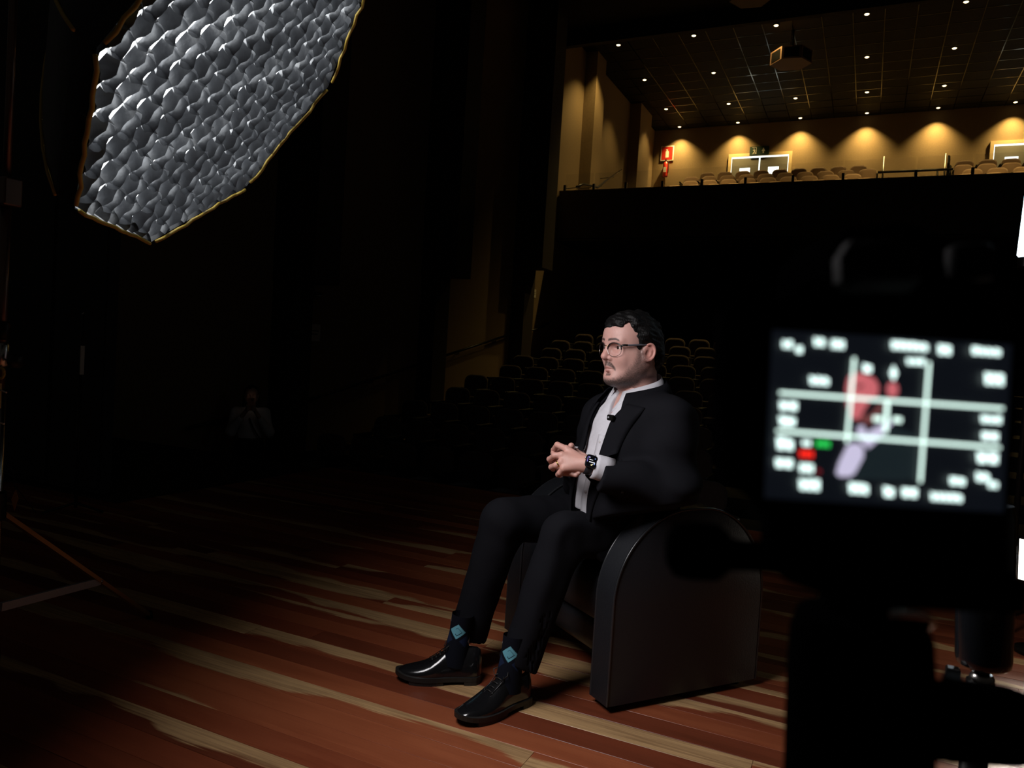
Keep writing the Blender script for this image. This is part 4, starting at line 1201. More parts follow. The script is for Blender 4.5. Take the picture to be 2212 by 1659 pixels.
# shirt cuffs
for el_, wr in ((LEL, LW_), (REL, RW_)):
    ax = (wr-el_)/np.linalg.norm(wr-el_); L_ = np.linalg.norm(wr-el_)
    MB().tube([loc(el_+ax*L_*q) for q in (.74, .84, .90, .955)], [.042, .042, .041, .0405], 22, cap=False).build('shirt_cuff', M_SHIRT, man, smooth=True).modifiers.new('thick', 'SOLIDIFY').thickness = .003
    for q in range(4):                                                   # sleeve buttons
        up = np.array([0, 0, -1.0]); sd = np.cross(ax, up); sd /= np.linalg.norm(sd)
        toc = (EYE-el_); toc -= ax*(toc@ax); toc /= np.linalg.norm(toc)
        dirn = toc*.72 + np.array([0, 0, -.70]); dirn /= np.linalg.norm(dirn)
        c = el_ + ax*L_*(.80-.055*q) + np.array([0, 0, -.013]); rad = .0585
        MB().lathe([(.001, .003), (.005, .003), (.006, .001), (.006, -.002)], loc(c + dirn*rad), dirn, 12).build('sleeve_button', M_DKMETAL, man, smooth=True)
# trousers
def trousers(P):
    d = smin(cap(P, LH, RH, .125, .125), cap(P, (LH+RH)/2, PEL+np.array([0, 0, .03]), .14, .14), .05)
    for h_, k_, a_ in ((LH, LKN, LAN), (RH, RKN, RAN)):
        d = smin(d, cap(P, h_, k_, .102, .076), .035)
        s_ = cap(P, k_, a_, .078, .066)
        d = smin(d, s_, .028)
    d = seat_limits(P, d)
    d = d + .0045*vnoise(P*np.array([1, 1, .7]), 30, 41) + .0014*vnoise(P, 85, 42)
    for h_, k_, a_ in ((LH, LKN, LAN), (RH, RKN, RAN)):
        dk = np.linalg.norm(P-k_-np.array([.02, .05, -.03]), axis=1)
        d = d + .005*np.exp(-(dk/.07)**2)*np.sin((P-k_) @ (np.array([.6, .5, .62])*85))
        ax = (a_-k_)/np.linalg.norm(a_-k_); L_ = np.linalg.norm(a_-k_); t = (P-k_) @ ax
        near = np.linalg.norm(P-k_-t[:, None]*ax, axis=1) < .10
        hol = np.where(near & (t > L_*.55), cap(P, k_, a_+ax*.05, .055, .058), 1.0)
        d = smax(d, -hol, .004)
        # hem slants down to the heel
        hem = L_*1.0 + .10*((P-a_) @ np.array([CF.y*0 - CF.x, -CF.y, 0]))
        d = np.where(near & (t > L_*.4), np.maximum(d, t-hem), d)
    return d
sdf_mesh('trousers', trousers, np.array([-1.36, 2.15, .08]), np.array([-.46, 3.0, .78]), .0055, M_SUIT, man, xf=loc)
# socks with an argyle pattern
M_SOCK = vmat('argyle_sock', rough=.9, bump=.1, bscale=500, spec=.1)
def sock(an, foot_dir, toward):
    top = an + np.array([0, 0, .10]); bot = an + np.array([0, 0, -.075]) + np.asarray(foot_dir)*.02
    ax = (top-bot)/np.linalg.norm(top-bot); n, m_ = 120, 110
    a0 = np.asarray(toward, float); a0 = a0-ax*(a0@ax); a0 /= np.linalg.norm(a0); b0 = np.cross(ax, a0)
    v, c = [], []
    for i in range(m_):
        t = i/(m_-1); p = bot + (top-bot)*t; r_ = .046 - .010*min(1, t*1.6) + .004*max(0, t-.6)
        for k in range(n):
            th = -PI + 2*PI*k/n
            v.append(p + (a0*math.cos(th) + b0*math.sin(th))*r_)
            u, w = th*r_/.030, (t-.70)*np.linalg.norm(top-bot)/.026
            col = (.006, .007, .012)
            dia = abs(u) + abs(w)
            if dia < 1: col = (.15, .42, .52)
            elif abs(((u+2) % 4)-2) < 2 and abs(abs(u)-1.25) + abs(w+1.15) < .85: col = (.012, .020, .050)
            if .50 < dia < .60 and u > -.2: col = (.01, .02, .04)
            if abs(u+1.9) + abs(w-1.0) < .55 or abs(u-2.2)+abs(w+1.3) < .6: col = (.48, .52, .60)
            c.append(col)
    f = np.array([(i*n+k, i*n+(k+1) % n, (i+1)*n+(k+1) % n, (i+1)*n+k) for i in range(m_-1) for k in range(n)])
    cc = np.array(c)
    return raw_mesh('sock', loc(np.array(v)), f, M_SOCK, man, color=lambda q: cc)
# shoes
M_SHOE = mat('polished_black_leather', (.008, .008, .009), rough=.16, spec=.6, coat=.5, bump=.08, bscale=35)
M_SOLE = mat('black_rubber_sole', (.012, .011, .010), rough=.55)
def shoe(heel, toe, label):
    heel, toe = np.asarray(heel, float), np.asarray(toe, float); heel[2] = toe[2] = 0
    ax = toe-heel; L_ = np.linalg.norm(ax); ax = ax/L_; sd = np.array([-ax[1], ax[0], 0])
    def P_(t, s, z): return tuple(loc(heel + ax*t*L_ + sd*s + np.array([0, 0, z])))
    T = [0.0, .02, .06, .12, .20, .28, .36, .44, .52, .60, .68, .76, .84, .90, .95, .985, 1.0]
    HWID = [.008, .026, .036, .039, .039, .039, .041, .045, .050, .0525, .052, .049, .043, .036, .027, .015, .004]
    HT = [.085, .112, .120, .122, .122, .121, .118, .106, .088, .072, .062, .055, .050, .046, .040, .034, .028]
    z0 = .026; rows = []
    for t, w, h in zip(T, HWID, HT):
        row = []
        for k in range(19):
            a = PI*k/18; cs, sn = math.cos(a), math.sin(a)
            px_ = abs(cs)**.72*math.copysign(1, cs); 
            crease = .0018*math.sin((t-.58)*95)*math.exp(-((t-.66)/.07)**2)*sn
            row.append(P_(t, w*px_*(1 - .38*(sn**2)*(1 if t < .45 else .2)), z0 + (h-z0)*sn**.85 + crease))
        rows.append(row)
    o = MB().grid(rows, cap=False).build('shoe', M_SHOE, man, smooth=True); o['label'] = label
    out = [(t, w*1.10+.002) for t, w in zip(T, HWID)] + [(t, -w*1.10-.002) for t, w in list(zip(T, HWID))[::-1]]
    lift = lambda t: .012*max(0, (t-.72)/.28)**2
    rows = [[P_(t + (.006 if t > .5 else -.004)*1, s, z + lift(t)) for t, s in out] for z in (.012, .027)]
    MB().grid(rows, closed=True, cap=True).build('sole', M_SOLE, o)
    hl = [(t, s) for t, s in out if t < .27]
    MB().grid([[P_(t-.004, s, z) for t, s in hl] for z in (.0, .014)], closed=True, cap=True).build('heel_block', M_SOLE, o)
    fs = [(t, s) for t, s in out if .40 < t < .90]
    MB().grid([[P_(t, s*.96, z) for t, s in fs] for z in (.0, .014)], closed=True, cap=True).build('sole_ball', M_SOLE, o)
    for i in range(5):                                                        # laces
        t = .40 + .045*i; z = np.interp(t, T, HT)+.003
        MB().tube([P_(t, -.016, z-.004), P_(t+.008, 0, z), P_(t, .016, z-.004)], .0022, 6).build('lace', M_SOLE, o, smooth=True)
    bw_ = []
    for sg in (1, -1):
        z = np.interp(.38, T, HT)+.004
        MB().tube([P_(.38, 0, z), P_(.37, .018*sg, z+.016), P_(.43, .034*sg, z+.006), P_(.45, .022*sg, z-.008), P_(.39, .002*sg, z)], .0018, 6).build('lace_loop', M_SOLE, o, smooth=True)
    # facing flap either side of the laces and the cap seam
    for sg in (1, -1):
        MB().tube([P_(t, sg*(.018+.012*(.62-t)), np.interp(t, T, HT)+.0012) for t in np.linspace(.36, .62, 8)], .0014, 5).build('facing_edge', M_SHOE, o, smooth=True)
    return o
LHE, LTO = np.array([-.950, 2.290, 0]), np.array([-1.062, 2.012, 0])
RHE, RTO = np.array([-1.150, 2.335, 0]), np.array([-1.405, 2.185, 0])
shoe(LHE, LTO, 'left shoe nearest the camera'); shoe(RHE, RTO, 'right shoe pointing to the left')
for an_, he, to_, k_ in ((LAN, LHE, LTO, LKN), (RAN, RHE, RTO, RKN)):
    d_ = (to_-he)/np.linalg.norm(to_-he); a_ = he + d_*.075; a_ = np.array([a_[0], a_[1], .135])
    sock(a_, d_, EYE-a_ + np.array([-.6, 0, 0]))
# ================================================================== what the man wears and carries
def h2w(p): return head_to_world(np.array(p, float)[None])[0]
M_GFRAME = mat('black_gold_spectacle_frame', (.012, .011, .011), rough=.25, spec=.6)
M_GTEMP = mat('grey_spectacle_temple', (.10, .10, .12), rough=.35)
M_GWIRE = mat('thin_silver_wire', (.55, .52, .50), rough=.25, metal=1)
M_LENS = mat('spectacle_lens', (0, 0, 0), rough=.02, alpha=.06, spec=.5)
g0 = h2w((.114, 0, .004))
gl = empty('eyeglasses', g0, 0, 'dark browline eyeglasses on the face of the seated man', 'eyeglasses')
def gp(p): return h2w(p) - g0
for sy in (1, -1):
    cyl = .0345*sy; ring = []
    for t in np.linspace(0, 2*PI, 33):
        c_, s_ = math.cos(t), math.sin(t)
        rx, rz = .0255, .0200 if s_ > 0 else .0215
        ring.append(((abs(c_)**.85)*math.copysign(rx, c_), (abs(s_)**.85)*math.copysign(rz, s_)))
    wrap = lambda u: .1210 - .0165*(abs(u)/.06)**1.6
    def lp(u, w, off=0): return gp((wrap(cyl+u) + off, cyl+u, -.0085+w))
    low = [lp(u, w) for u, w in ring if w <= .004]
    k0 = next(i for i, (u, w) in enumerate(ring) if w <= .004 and u < 0)
    lowr = [ring[i % 32] for i in range(15, 34)]
    MB().tube([lp(u, w) for u, w in ring], .0009, 6, cap=False).build('lens_wire', M_GWIRE, gl, smooth=True)
    topr = [ring[i] for i in range(0, 17)]
    MB().tube([lp(u, w, .0006) for u, w in topr], .0021, 8).build('brow_bar', M_GFRAME, gl, smooth=True)
    MB().add([lp(u*.985, w*.985) for u, w in ring[:-1]], [tuple(range(32))]).build('lens', M_LENS, gl)
    hinge = (wrap(cyl+.0255*sy) - .002, cyl+.0262*sy, .005)
    MB().tube([lp(.0235*sy, .010, 0), gp(hinge), gp((hinge[0]-.004, cyl+.031*sy, .006)), gp((hinge[0]-.014, cyl+.0345*sy, .0065))], .0024, 8, flat=1.5).build('hinge_block', M_GFRAME, gl, smooth=True)
    MB().tube([gp(hinge), gp((hinge[0]-.004, cyl+.031*sy, .006)), gp((.080, .0725*sy, .007)), gp((.048, .0790*sy, .010)), gp((.025, .0825*sy, .012)), gp((.010, .082*sy, .002))], .0019, 8, flat=1.7).build('temple_arm', M_GTEMP, gl, smooth=True)
    MB().tube([gp((.115, .012*sy, -.010)), gp((.112, .0135*sy, -.016))], .0024, 8).build('nose_pad', M_LENS, gl, smooth=True)
MB().tube([gp((.1205, -.0115, .000)), gp((.1225, -.004, .0035)), gp((.1225, .004, .0035)), gp((.1205, .0115, .000))], .0012, 6).build('bridge', mat('gold_bridge_wire', (.75, .55, .2), rough=.25, metal=1), gl, smooth=True)

# wristwatch
ax_ = (LW_-LEL)/np.linalg.norm(LW_-LEL)
wc = LEL + ax_*np.linalg.norm(LW_-LEL)*1.0
tc_ = EYE - wc; tc_ -= ax_*(tc_@ax_); tc_ /= np.linalg.norm(tc_)
n_ = tc_*.93 + np.array([0, 0, .36]); n_ -= ax_*(n_@ax_); n_ /= np.linalg.norm(n_); s2 = np.cross(ax_, n_)
M_BAND = mat('black_rubber_watch_band', (.016, .020, .026), rough=.5)
M_CASE = mat('dark_aluminium_watch_case', (.05, .055, .065), rough=.3, metal=.8)
M_WGLASS = mat('black_watch_glass', (.004, .004, .006), rough=.08, spec=.6)
wt = empty('wristwatch', wc, 0, 'black square smartwatch with lit dial on the left wrist of the seated man', 'watch')
n1, b1 = [], []
rows = []
for q in (-.0120, -.0105, .0105, .0120):
    rr = .0315 if abs(q) > .011 else .0330
    rows.append([tuple(ax_*q + (n_*math.cos(t)*.92 + s2*math.sin(t))*rr) for t in np.linspace(0, 2*PI, 37)[:-1]])
MB().grid(rows, closed=True).build('band', M_BAND, wt, smooth=True)
def wpt(u, v, w): return tuple(np.array(ax_)*u + s2*v + n_*(.0290+w))
cs = rrect(.038, .044, .011, 6)
MB().grid([[wpt(u*s, v*s, w) for u, v in cs] for s, w in ((.90, 0), (1, .0025), (1, .0085), (.93, .0108))], closed=True, cap=True).build('case', M_CASE, wt, auto=50)
fc = MB().grid([[wpt(u*s, v*s, w) for u, v in rrect(.0345, .0405, .010, 6)] for s, w in ((1, .0100), (.97, .0115))], closed=True, cap=True).build('display_glass', M_WGLASS, wt, auto=50)
MB().lathe([(.001, .0035), (.0035, .003), (.0035, 0)], wpt(.019, .008, .006), ax_, 12).build('crown', M_CHROME, wt, smooth=True)
def wmark(name, quads, col, st):
    m_ = mat('dial_' + name, col, emit=col, estr=st); mb = MB()
    for u, v, w_, h_ in quads: mb.add([wpt(-u-w_, v-h_, .0118), wpt(-u+w_, v-h_, .0118), wpt(-u+w_, v+h_, .0118), wpt(-u-w_, v+h_, .0118)], [(0, 1, 2, 3)])
    mb.build(name, m_, fc)
wmark('white_digits', [(-.006+.0032*i, -.004, .0012, .0016) for i in range(6)] + [(-.002, .004, .006, .0008), (.006, -.010, .0012, .0012), (-.008, .010, .0012, .0012)], (.8, .8, .85), .7)
wmark('violet_arc', [(-.0135, .003, .0010, .008), (-.010, .013, .003, .001)], (.20, .16, .55), .6)
wmark('yellow_icon', [(.002, -.013, .0022, .0022)], (.7, .6, .3), .6)
wmark('blue_icon', [(.011, -.007, .0010, .003), (.010, .010, .0015, .001)], (.3, .45, .9), .6)
# wedding ring
rgp = LFING[2][0]*.45 + LFING[2][1]*.55; rd = LFING[2][1]-LFING[2][0]; rd /= np.linalg.norm(rd)
rg = empty('wedding_ring', rgp, 0, 'gold ring on the ring finger of the seated man', 'ring')
MB().lathe([(.0109, -.0022), (.0121, -.0018), (.0121, .0018), (.0109, .0022)], (0,0,0), rd, 28).build('band', mat('polished_gold', (.62, .40, .10), rough=.2, metal=1), rg, smooth=True)
# lapel microphone
mz = .108; mx_ = march(js, [.050], [mz])[0]
mp_ = from_t((mx_+.014, .046, mz))
mic = empty('lapel_microphone', mp_, 0, 'small black wireless microphone clipped to the lapel edge', 'microphone')
def mpt(u, v, w): return tuple(TL*u + TU*v + TFW*w)
MB().grid([[mpt(u*s, v*s, w) for u, v in rrect(.030, .020, .005, 4)] for s, w in ((.9, 0), (1, .002), (1, .009), (.9, .011))], closed=True, cap=True).build('housing', M_DKMETAL, mic, auto=50)
MB().grid([[mpt(u*s - .006, v*s + .001, w) for u, v in rrect(.008, .006, .002, 3)] for s, w in ((1, .0108), (.9, .0115))], closed=True, cap=True).build('logo_plate', M_BRACE, mic)
MB().grid([[mpt(u*s, v*s, w) for u, v in rrect(.012, .016, .003, 4)] for s, w in ((1, -.006), (1, -.001))], closed=True, cap=True).build('clip', M_DKMETAL, mic)
# ================================================================== the filming camera in the foreground
D_C = .21
RU = RW @ np.array([math.cos(.07), math.sin(.07), 0]); RV = RW @ np.array([-math.sin(.07), math.cos(.07), 0]); RD = RW[:, 2]
SC0 = W(1926, 905, D_C); KP = D_C/F_PX
def rig(x, y, d=0.0):
    """photo position x,y of a point on the rig, d metres behind the screen's plane -> offset from the screen centre"""
    k = (D_C + d)/F_PX
    return (RW @ np.array([(x-CX)*k, (y-CY)*k, D_C+d])) + EYE - SC0
M_BODY = mat('black_camera_body', (.0022, .0022, .0025), rough=.85, spec=.0, bump=.1, bscale=400)
M_BODYG = mat('grey_camera_rubber', (.006, .006, .0065), rough=.7, spec=.1)
fc_ = empty('film_camera', SC0, 0, 'out-of-focus black mirrorless camera in the foreground with glowing rear screen', 'camera')
def slab(poly, d0, d1, name, m, parent, bev=.004, auto=40):
    c = np.mean(np.array(poly), 0); k = (D_C + d0)/F_PX
    rows = []
    for ins, dd in ((bev, d0), (0, d0+bev), (0, d1-bev), (bev, d1)):
        rows.append([tuple(rig(*(c + (np.array(p)-c)*(1 - ins/(np.linalg.norm((np.array(p)-c))*k + 1e-9))), d0) + RD*(dd-d0)) for p in poly])
    return MB().grid(rows, closed=True, cap=True).build(name, m, parent, auto=auto)
body_poly = [(1580,660),(1572,720),(1570,1000),(1580,1045),(1630,1075),(1672,1105),(1682,1140),(1685,1225),(1715,1265),(1795,1295),(1903,1318),(2090,1330),(2235,1335),(2240,1280),(2196,1250),(2196,760),(2180,690),(2160,650),(2120,600),(2000,585),(1860,580),(1760,600),(1700,645),(1620,640)]
slab(body_poly, .004, .024, 'camera_body', M_BODY, fc_)
slab([(1660,680),(1660,1080),(1720,1180),(1800,1250),(2170,1270),(2180,700),(2100,630),(1760,630)], .024, .055, 'camera_front', M_BODY, fc_)
slab([(1800,600),(1810,530),(1850,482),(1985,474),(2050,510),(2065,600),(2050,640),(1815,640)], -.004, .045, 'viewfinder_hump', M_BODY, fc_)
ec = slab([(1830,550),(1855,512),(1970,507),(2010,540),(2010,605),(1985,625),(1855,625),(1832,605)], -.016, -.003, 'eyecup', M_BODYG, fc_)
bz = slab([(1650,700),(1660,690),(2195,722),(2205,735),(2185,1115),(2172,1125),(1642,1092),(1632,1080)], -.001, .005, 'screen_bezel', M_BODY, fc_, .001)
lens_c = rig(1990, 900, .055)
MB().lathe([(.034,0),(.034,.02),(.031,.022),(.031,.05),(.034,.052),(.034,.085),(.036,.09),(.036,.105),(.03,.105)], lens_c, RD, 32).build('lens_barrel', M_BODY, fc_, auto=40)
MB().lathe([(.001,0),(.0065,.001),(.0065,.010),(.005,.011)], rig(2090, 610, .015), -RV, 16).build('shutter_button', M_BODYG, fc_, auto=40)
# the lit screen: picture and display marks
def emis(name, col, s=1.0): return mat(name, tuple(c*.02 for c in col), rough=.5, emit=col, estr=s)
M_SCRB = emis('screen_black', (.010, .013, .020), .35)
scr = MB().add([tuple(rig(*p, -.0015)) for p in ((1668,712),(2186,744),(2168,1108),(1650,1076))], [(0,1,2,3)]).build('screen', M_SCRB, fc_)
LAY = [-.0017]
def S2(x, y): return (1640 + x/3.771, 680 + y/3.771)
def poly_on(name, pts, m, joined=None):
    mb = joined or MB(); n = len(pts)
    mb.add([tuple(rig(*S2(*p), LAY[0])) for p in pts], [tuple(range(n))])
    if joined is None: mb.build(name, m, scr)
def disc(cx_, cy_, rx, ry, n=20): return [(cx_+rx*math.cos(2*PI*k/n), cy_+ry*math.sin(2*PI*k/n)) for k in range(n)]
M_S_FACE = emis('screen_skin', (.95, .22, .25), .62); M_S_FACE2 = emis('screen_skin_shade', (.30, .08, .08), .5)
M_S_SHIRT = emis('screen_shirt', (.70, .65, .88), .85); M_S_DARK = emis('screen_hair', (.012, .010, .012), .4); M_S_TEAL = emis('screen_backdrop', (.018, .030, .036), .5)
poly_on('picture_jacket', [(600,1330),(760,1340),(900,1010),(1090,900),(1290,980),(1290,1340),(1100,1350)], M_S_TEAL); LAY[0] -= .00012
poly_on('picture_jaw', [(770,790),(900,820),(1010,690),(1000,780),(900,900),(790,860)], M_S_FACE2); LAY[0] -= .00012
poly_on('picture_face', [(720,520),(760,470),(860,480),(940,520),(975,580),(965,660),(905,700),(860,770),(810,850),(760,850),(715,740),(705,600)], M_S_FACE); LAY[0] -= .00012
poly_on('picture_ear', disc(1085, 610, 48, 62), M_S_FACE); LAY[0] -= .00012
poly_on('picture_eye', [(790,575),(850,570),(845,590),(800,600)], M_S_DARK); LAY[0] -= .00012
poly_on('picture_shirt', [(625,1290),(650,1200),(720,1060),(790,1040),(850,1080),(850,1160),(780,1290),(740,1320),(650,1318)], M_S_SHIRT); LAY[0] -= .00012
poly_on('picture_collar', [(800,910),(850,900),(870,960),(1060,860),(1090,880),(960,1030),(890,1090),(840,1050),(800,980)], M_S_SHIRT); LAY[0] -= .0002
M_S_LINE = emis('screen_grid_white', (.66, .88, .80), 1.9); M_S_TEXT = emis('screen_text_white', (.68, .88, .84), 2.1)
M_S_RED = emis('screen_red', (.95, .02, .01), 1.5); M_S_GRN = emis('screen_green', (.02, .55, .08), 1.5)
def line(p, q, w=24):
    p, q = np.array(p, float), np.array(q, float); d_ = (q-p)/np.linalg.norm(q-p); n = np.array([-d_[1], d_[0]])*w/2
    poly_on('guide_line', [tuple(p+n), tuple(q+n), tuple(q-n), tuple(p-n)], M_S_LINE)
line((165,635),(1990,765)); line((140,945),(1965,1083)); LAY[0] -= .00012
line((775,350),(715,1040)); line((1385,385),(1312,1365)); LAY[0] -= .00012
def glyphs(cx_, cy_, w, h, n, m=M_S_TEXT, nm='display_readout'):
    """a row of small character-sized marks"""
    mb = MB(); step = w/n
    for i in range(n):
        x = cx_ - w/2 + step*(i+.5); y = cy_ + (x-cx_)*.07
        a, b_ = step*.45, h*.46
        rs_ = random.Random(int(cx_)*7+i).random()
        pts = [(x-a, y-b_), (x+a, y-b_*(.4+.6*rs_)), (x+a*.9, y+b_), (x-a*.8, y+b_*.9)]
        mb.add([tuple(rig(*S2(*p), LAY[0])) for p in pts], [(0,1,2,3)])
    mb.build(nm, m, scr)
for g_ in ((230,240,85,70,2),(325,285,60,60,1),(490,220,90,80,2),(640,240,110,80,4),(1225,255,300,75,6),(1510,285,110,90,2),(1275,380,150,60,3),(1850,298,240,70,4),(880,435,80,80,1),
           (490,535,160,80,3),(1915,523,160,110,3),(238,742,150,80,2),(228,865,150,90,1),(210,1050,140,110,2),(202,1210,145,80,2),(385,1045,70,50,2),(385,1250,115,80,3),(410,1385,170,100,3),
           (810,1415,160,95,3),(1055,1440,95,95,1),(1225,1450,130,80,2),(1525,1485,260,75,5),(1615,1355,130,70,2),(1890,852,170,70,3),(1880,990,140,75,2),(1860,1165,180,100,2),(1820,1320,110,85,2),(1905,1385,80,60,2)):
    glyphs(*g_)
glyphs(520,1052,115,55,3, M_S_GRN, 'green_indicator'); glyphs(385,1135,115,60,3, M_S_RED, 'red_indicator'); glyphs(485,1275,40,40,1, emis('screen_dim_red', (.35,.02,.03), .6), 'red_dot')
poly_on('focus_mark', [(1095,410),(1125,475),(1095,540),(1065,475)], M_S_TEXT)
poly_on('focus_frame', [(1030,700),(1060,700),(1045,960),(1010,960)], M_S_LINE); LAY[0] -= .0001
line((930,845),(1000,850), 40); line((1090,850),(1160,860), 40)

# tripod head and tripod below the camera
th = SC0 + rig(1860, 1500, .03)
_z0 = th[2]
tr = empty('camera_tripod', (th[0], th[1], 0), 0, 'out-of-focus black tripod with fluid head under the foreground camera', 'tripod')
TB = np.array([th[0], th[1], 0])
def tp_(x, y, d=.0): return rig(x, y, d) + SC0 - TB
M_CRES = mat('polished_ring', (.7, .7, .72), rough=.15, metal=1)
a_, b2 = tp_(1858, 1312, .03), tp_(1850, 1740, .03); ax2 = (b2-a_)/np.linalg.norm(b2-a_)
kk = (D_C+.03)/F_PX
MB().lathe([(85*kk,0),(128*kk,.002),(142*kk,.008),(147*kk,.02),(150*kk,.055),(150*kk,.075)], a_, ax2, 36).build('head_base', M_BODY, tr, auto=50)
ringc = tp_(1905, 1352, .012)
MB().tube([ringc + (RU*math.cos(t)*.0125 + RV*math.sin(t)*.0075 + RD*math.sin(t)*.012) for t in np.linspace(-1.9, .9, 14)], .0013, 8).build('lock_ring', M_CRES, tr, smooth=True)
MB().tube([tp_(1858, 1255, .03), a_], [.011, .013], 20).build('quick_release_neck', M_BODY, tr)
MB().lathe([(.001,-.002),(.009,0),(.0118,.004),(.0118,.024),(.010,.030),(.006,.032)], tp_(2010, 1555, .02), RU, 28).build('tilt_drum', M_BODY, tr, auto=50)
MB().tube([tp_(1990, 1555, .02), tp_(2110, 1555, .02)], .0116, 24).build('tilt_axle', M_BODY, tr, smooth=True)
MB().box(tuple(tp_(2058,1480,.02)-.003), tuple(tp_(2058,1480,.02)+.003), .001).build('latch', M_BODYG, tr)
# pan-bar knob left of the body
MB().tube([tp_(1700, 1205, .02), tp_(1600, 1200, .02), tp_(1560, 1195, .02)], [.0050, .0046, .0052], 16).build('pan_bar', M_BODY, tr, smooth=True)
MB().lathe([(.001,0),(.0062,.0008),(.0086,.004),(.0088,.012),(.0080,.0165),(.005,.0185)], tp_(1575, 1195, .02), -RU, 24).build('pan_knob', M_BODY, tr, auto=50)
# column and legs to the floor
top = b2
MB().tube([top, np.array([top[0], top[1], .72])], .0195, 24).build('centre_column', M_BODY, tr, smooth=True)
MB().lathe([(.045,0),(.05,.01),(.05,.05),(.03,.06)], (top[0], top[1], .70), (0,0,1), 20).build('leg_spider', M_BODY, tr, auto=50)
for k in range(3):
    a = math.radians(250 + 120*k)
    MB().tube([(top[0]+.04*math.cos(a), top[1]+.04*math.sin(a), .73), (top[0]+.42*math.cos(a), top[1]+.42*math.sin(a), .012)], [.016, .011], 14).build('leg', M_BODY, tr, smooth=True)

# lamp stand at the right edge
def on_ray(x, y, dep): return W(x, y, dep)
D2 = .95
b_top, b_bot = on_ray(2132, 1085, D2), on_ray(2124, 1440, D2)
ls = empty('video_light_stand', (b_bot[0], b_bot[1], 0), 0, 'black cylindrical lamp housing on a stand right of the camera tripod', 'light stand')
LO = np.array([b_bot[0], b_bot[1], 0]); k2 = D2/F_PX
M_GLOSSB = mat('gloss_black_housing', (.008, .009, .011), rough=.12, spec=.6, coat=.4)
MB().lathe([(45*k2,0),(52*k2,.004),(54*k2,.012),(56*k2,.09),(56*k2,.19),(50*k2,.205)], b_bot-LO, (b_top-b_bot)/np.linalg.norm(b_top-b_bot), 28).build('lamp_housing', M_GLOSSB, ls, auto=50)
MB().tube([b_bot-LO, on_ray(2118, 1470, D2)-LO], 15*k2, 16).build('spigot', M_DKMETAL, ls, smooth=True)
MB().lathe([(19*k2,0),(24*k2,.004),(24*k2,.012),(19*k2,.016)], on_ray(2122,1455,D2)-LO, (0,0,-1), 18).build('spigot_collar', M_CHROME, ls, auto=50)
MB().box(tuple(on_ray(2058,1455,D2)-LO-.008), tuple(on_ray(2058,1455,D2)-LO+.008), .002).build('wing_nut', M_DKMETAL, ls)
bt = on_ray(2118,1470,D2)-LO
MB().tube([bt, np.array([bt[0], bt[1], .30])], .016, 16).build('column', M_DKMETAL, ls, smooth=True)
for k in range(3):
    a = math.radians(30+120*k)
    MB().tube([(bt[0], bt[1], .42), (bt[0]+.3*math.cos(a), bt[1]+.3*math.sin(a), .012)], .010, 10).build('leg', M_DKMETAL, ls, smooth=True)

# led lamps at the right edge of the stage
M_LEDW = mat('led_diffuser_cool', (.9, .95, 1), emit=(.72, .90, 1.0), estr=3.0)
M_LEDN = mat('led_diffuser_neutral', (1, .95, .9), emit=(1.0, .93, .80), estr=5.0)
lt = empty('led_tube_light', (LED_HI.x, LED_HI.y, 0), 0, 'glowing cool white led tube on a stand at the right edge', 'lamp')
zb_ = 1.775
MB().lathe([(.001,0),(.040,.004),(.046,.012),(.046,1.0),(.04,1.008)], (0,0,zb_), (.035,0,1), 20).build('tube_diffuser', M_LEDW, lt, auto=50)
MB().lathe([(.03,-.05),(.040,-.045),(.040,0)], (.0,0,zb_), (0,0,1), 18).build('end_cap', M_DKMETAL, lt, auto=50)
MB().tube([(.05,.02,0.02),(.05,.02,2.4)], .014, 12).build('stand_pole', M_DKMETAL, lt, smooth=True)
MB().tube([(0.0,0,zb_-.03),(.05,.02,zb_-.03)], .012, 8).build('bracket', M_DKMETAL, lt)
for k in range(3):
    a = math.radians(20+120*k); MB().tube([(.05,.02,.35),(.05+.35*math.cos(a),.02+.35*math.sin(a),.012)], .010, 8).build('leg', M_DKMETAL, lt, smooth=True)
ll = empty('led_panel_light', (LED_LO.x, LED_LO.y, 0), 0, 'low glowing led panel standing on the stage floor at the right edge', 'lamp')
dv = Vector((-.45,-.85,-.12)).normalized(); rt = dv.cross(Vector((0,0,1))).normalized(); upv = rt.cross(dv)
def lpn(u, v, w): return (Vector((0,0,LED_LO.z)) + rt*u + upv*v + dv*w)[:]
MB().grid([[lpn(u*s, v*s, w) for u, v in rrect(.23, .20, .015, 4)] for s, w in ((.95,-.03),(1,-.02),(1,.0),(.97,.006))], closed=True, cap=True).build('panel_housing', M_DKMETAL, ll, auto=50)
MB().add([lpn(u, v, .008) for u, v in ((-.108,-.092),(.108,-.092),(.108,.092),(-.108,.092))], [(0,1,2,3)]).build('panel_diffuser', M_LEDN, ll)
MB().tube([lpn(0,-.09,-.015), (0,0,.02)], .012, 10).build('post', M_DKMETAL, ll)
MB().lathe([(.10,0),(.10,.012),(.02,.018)], (0,0,.001), (0,0,1), 24).build('base_plate', M_DKMETAL, ll, auto=50)
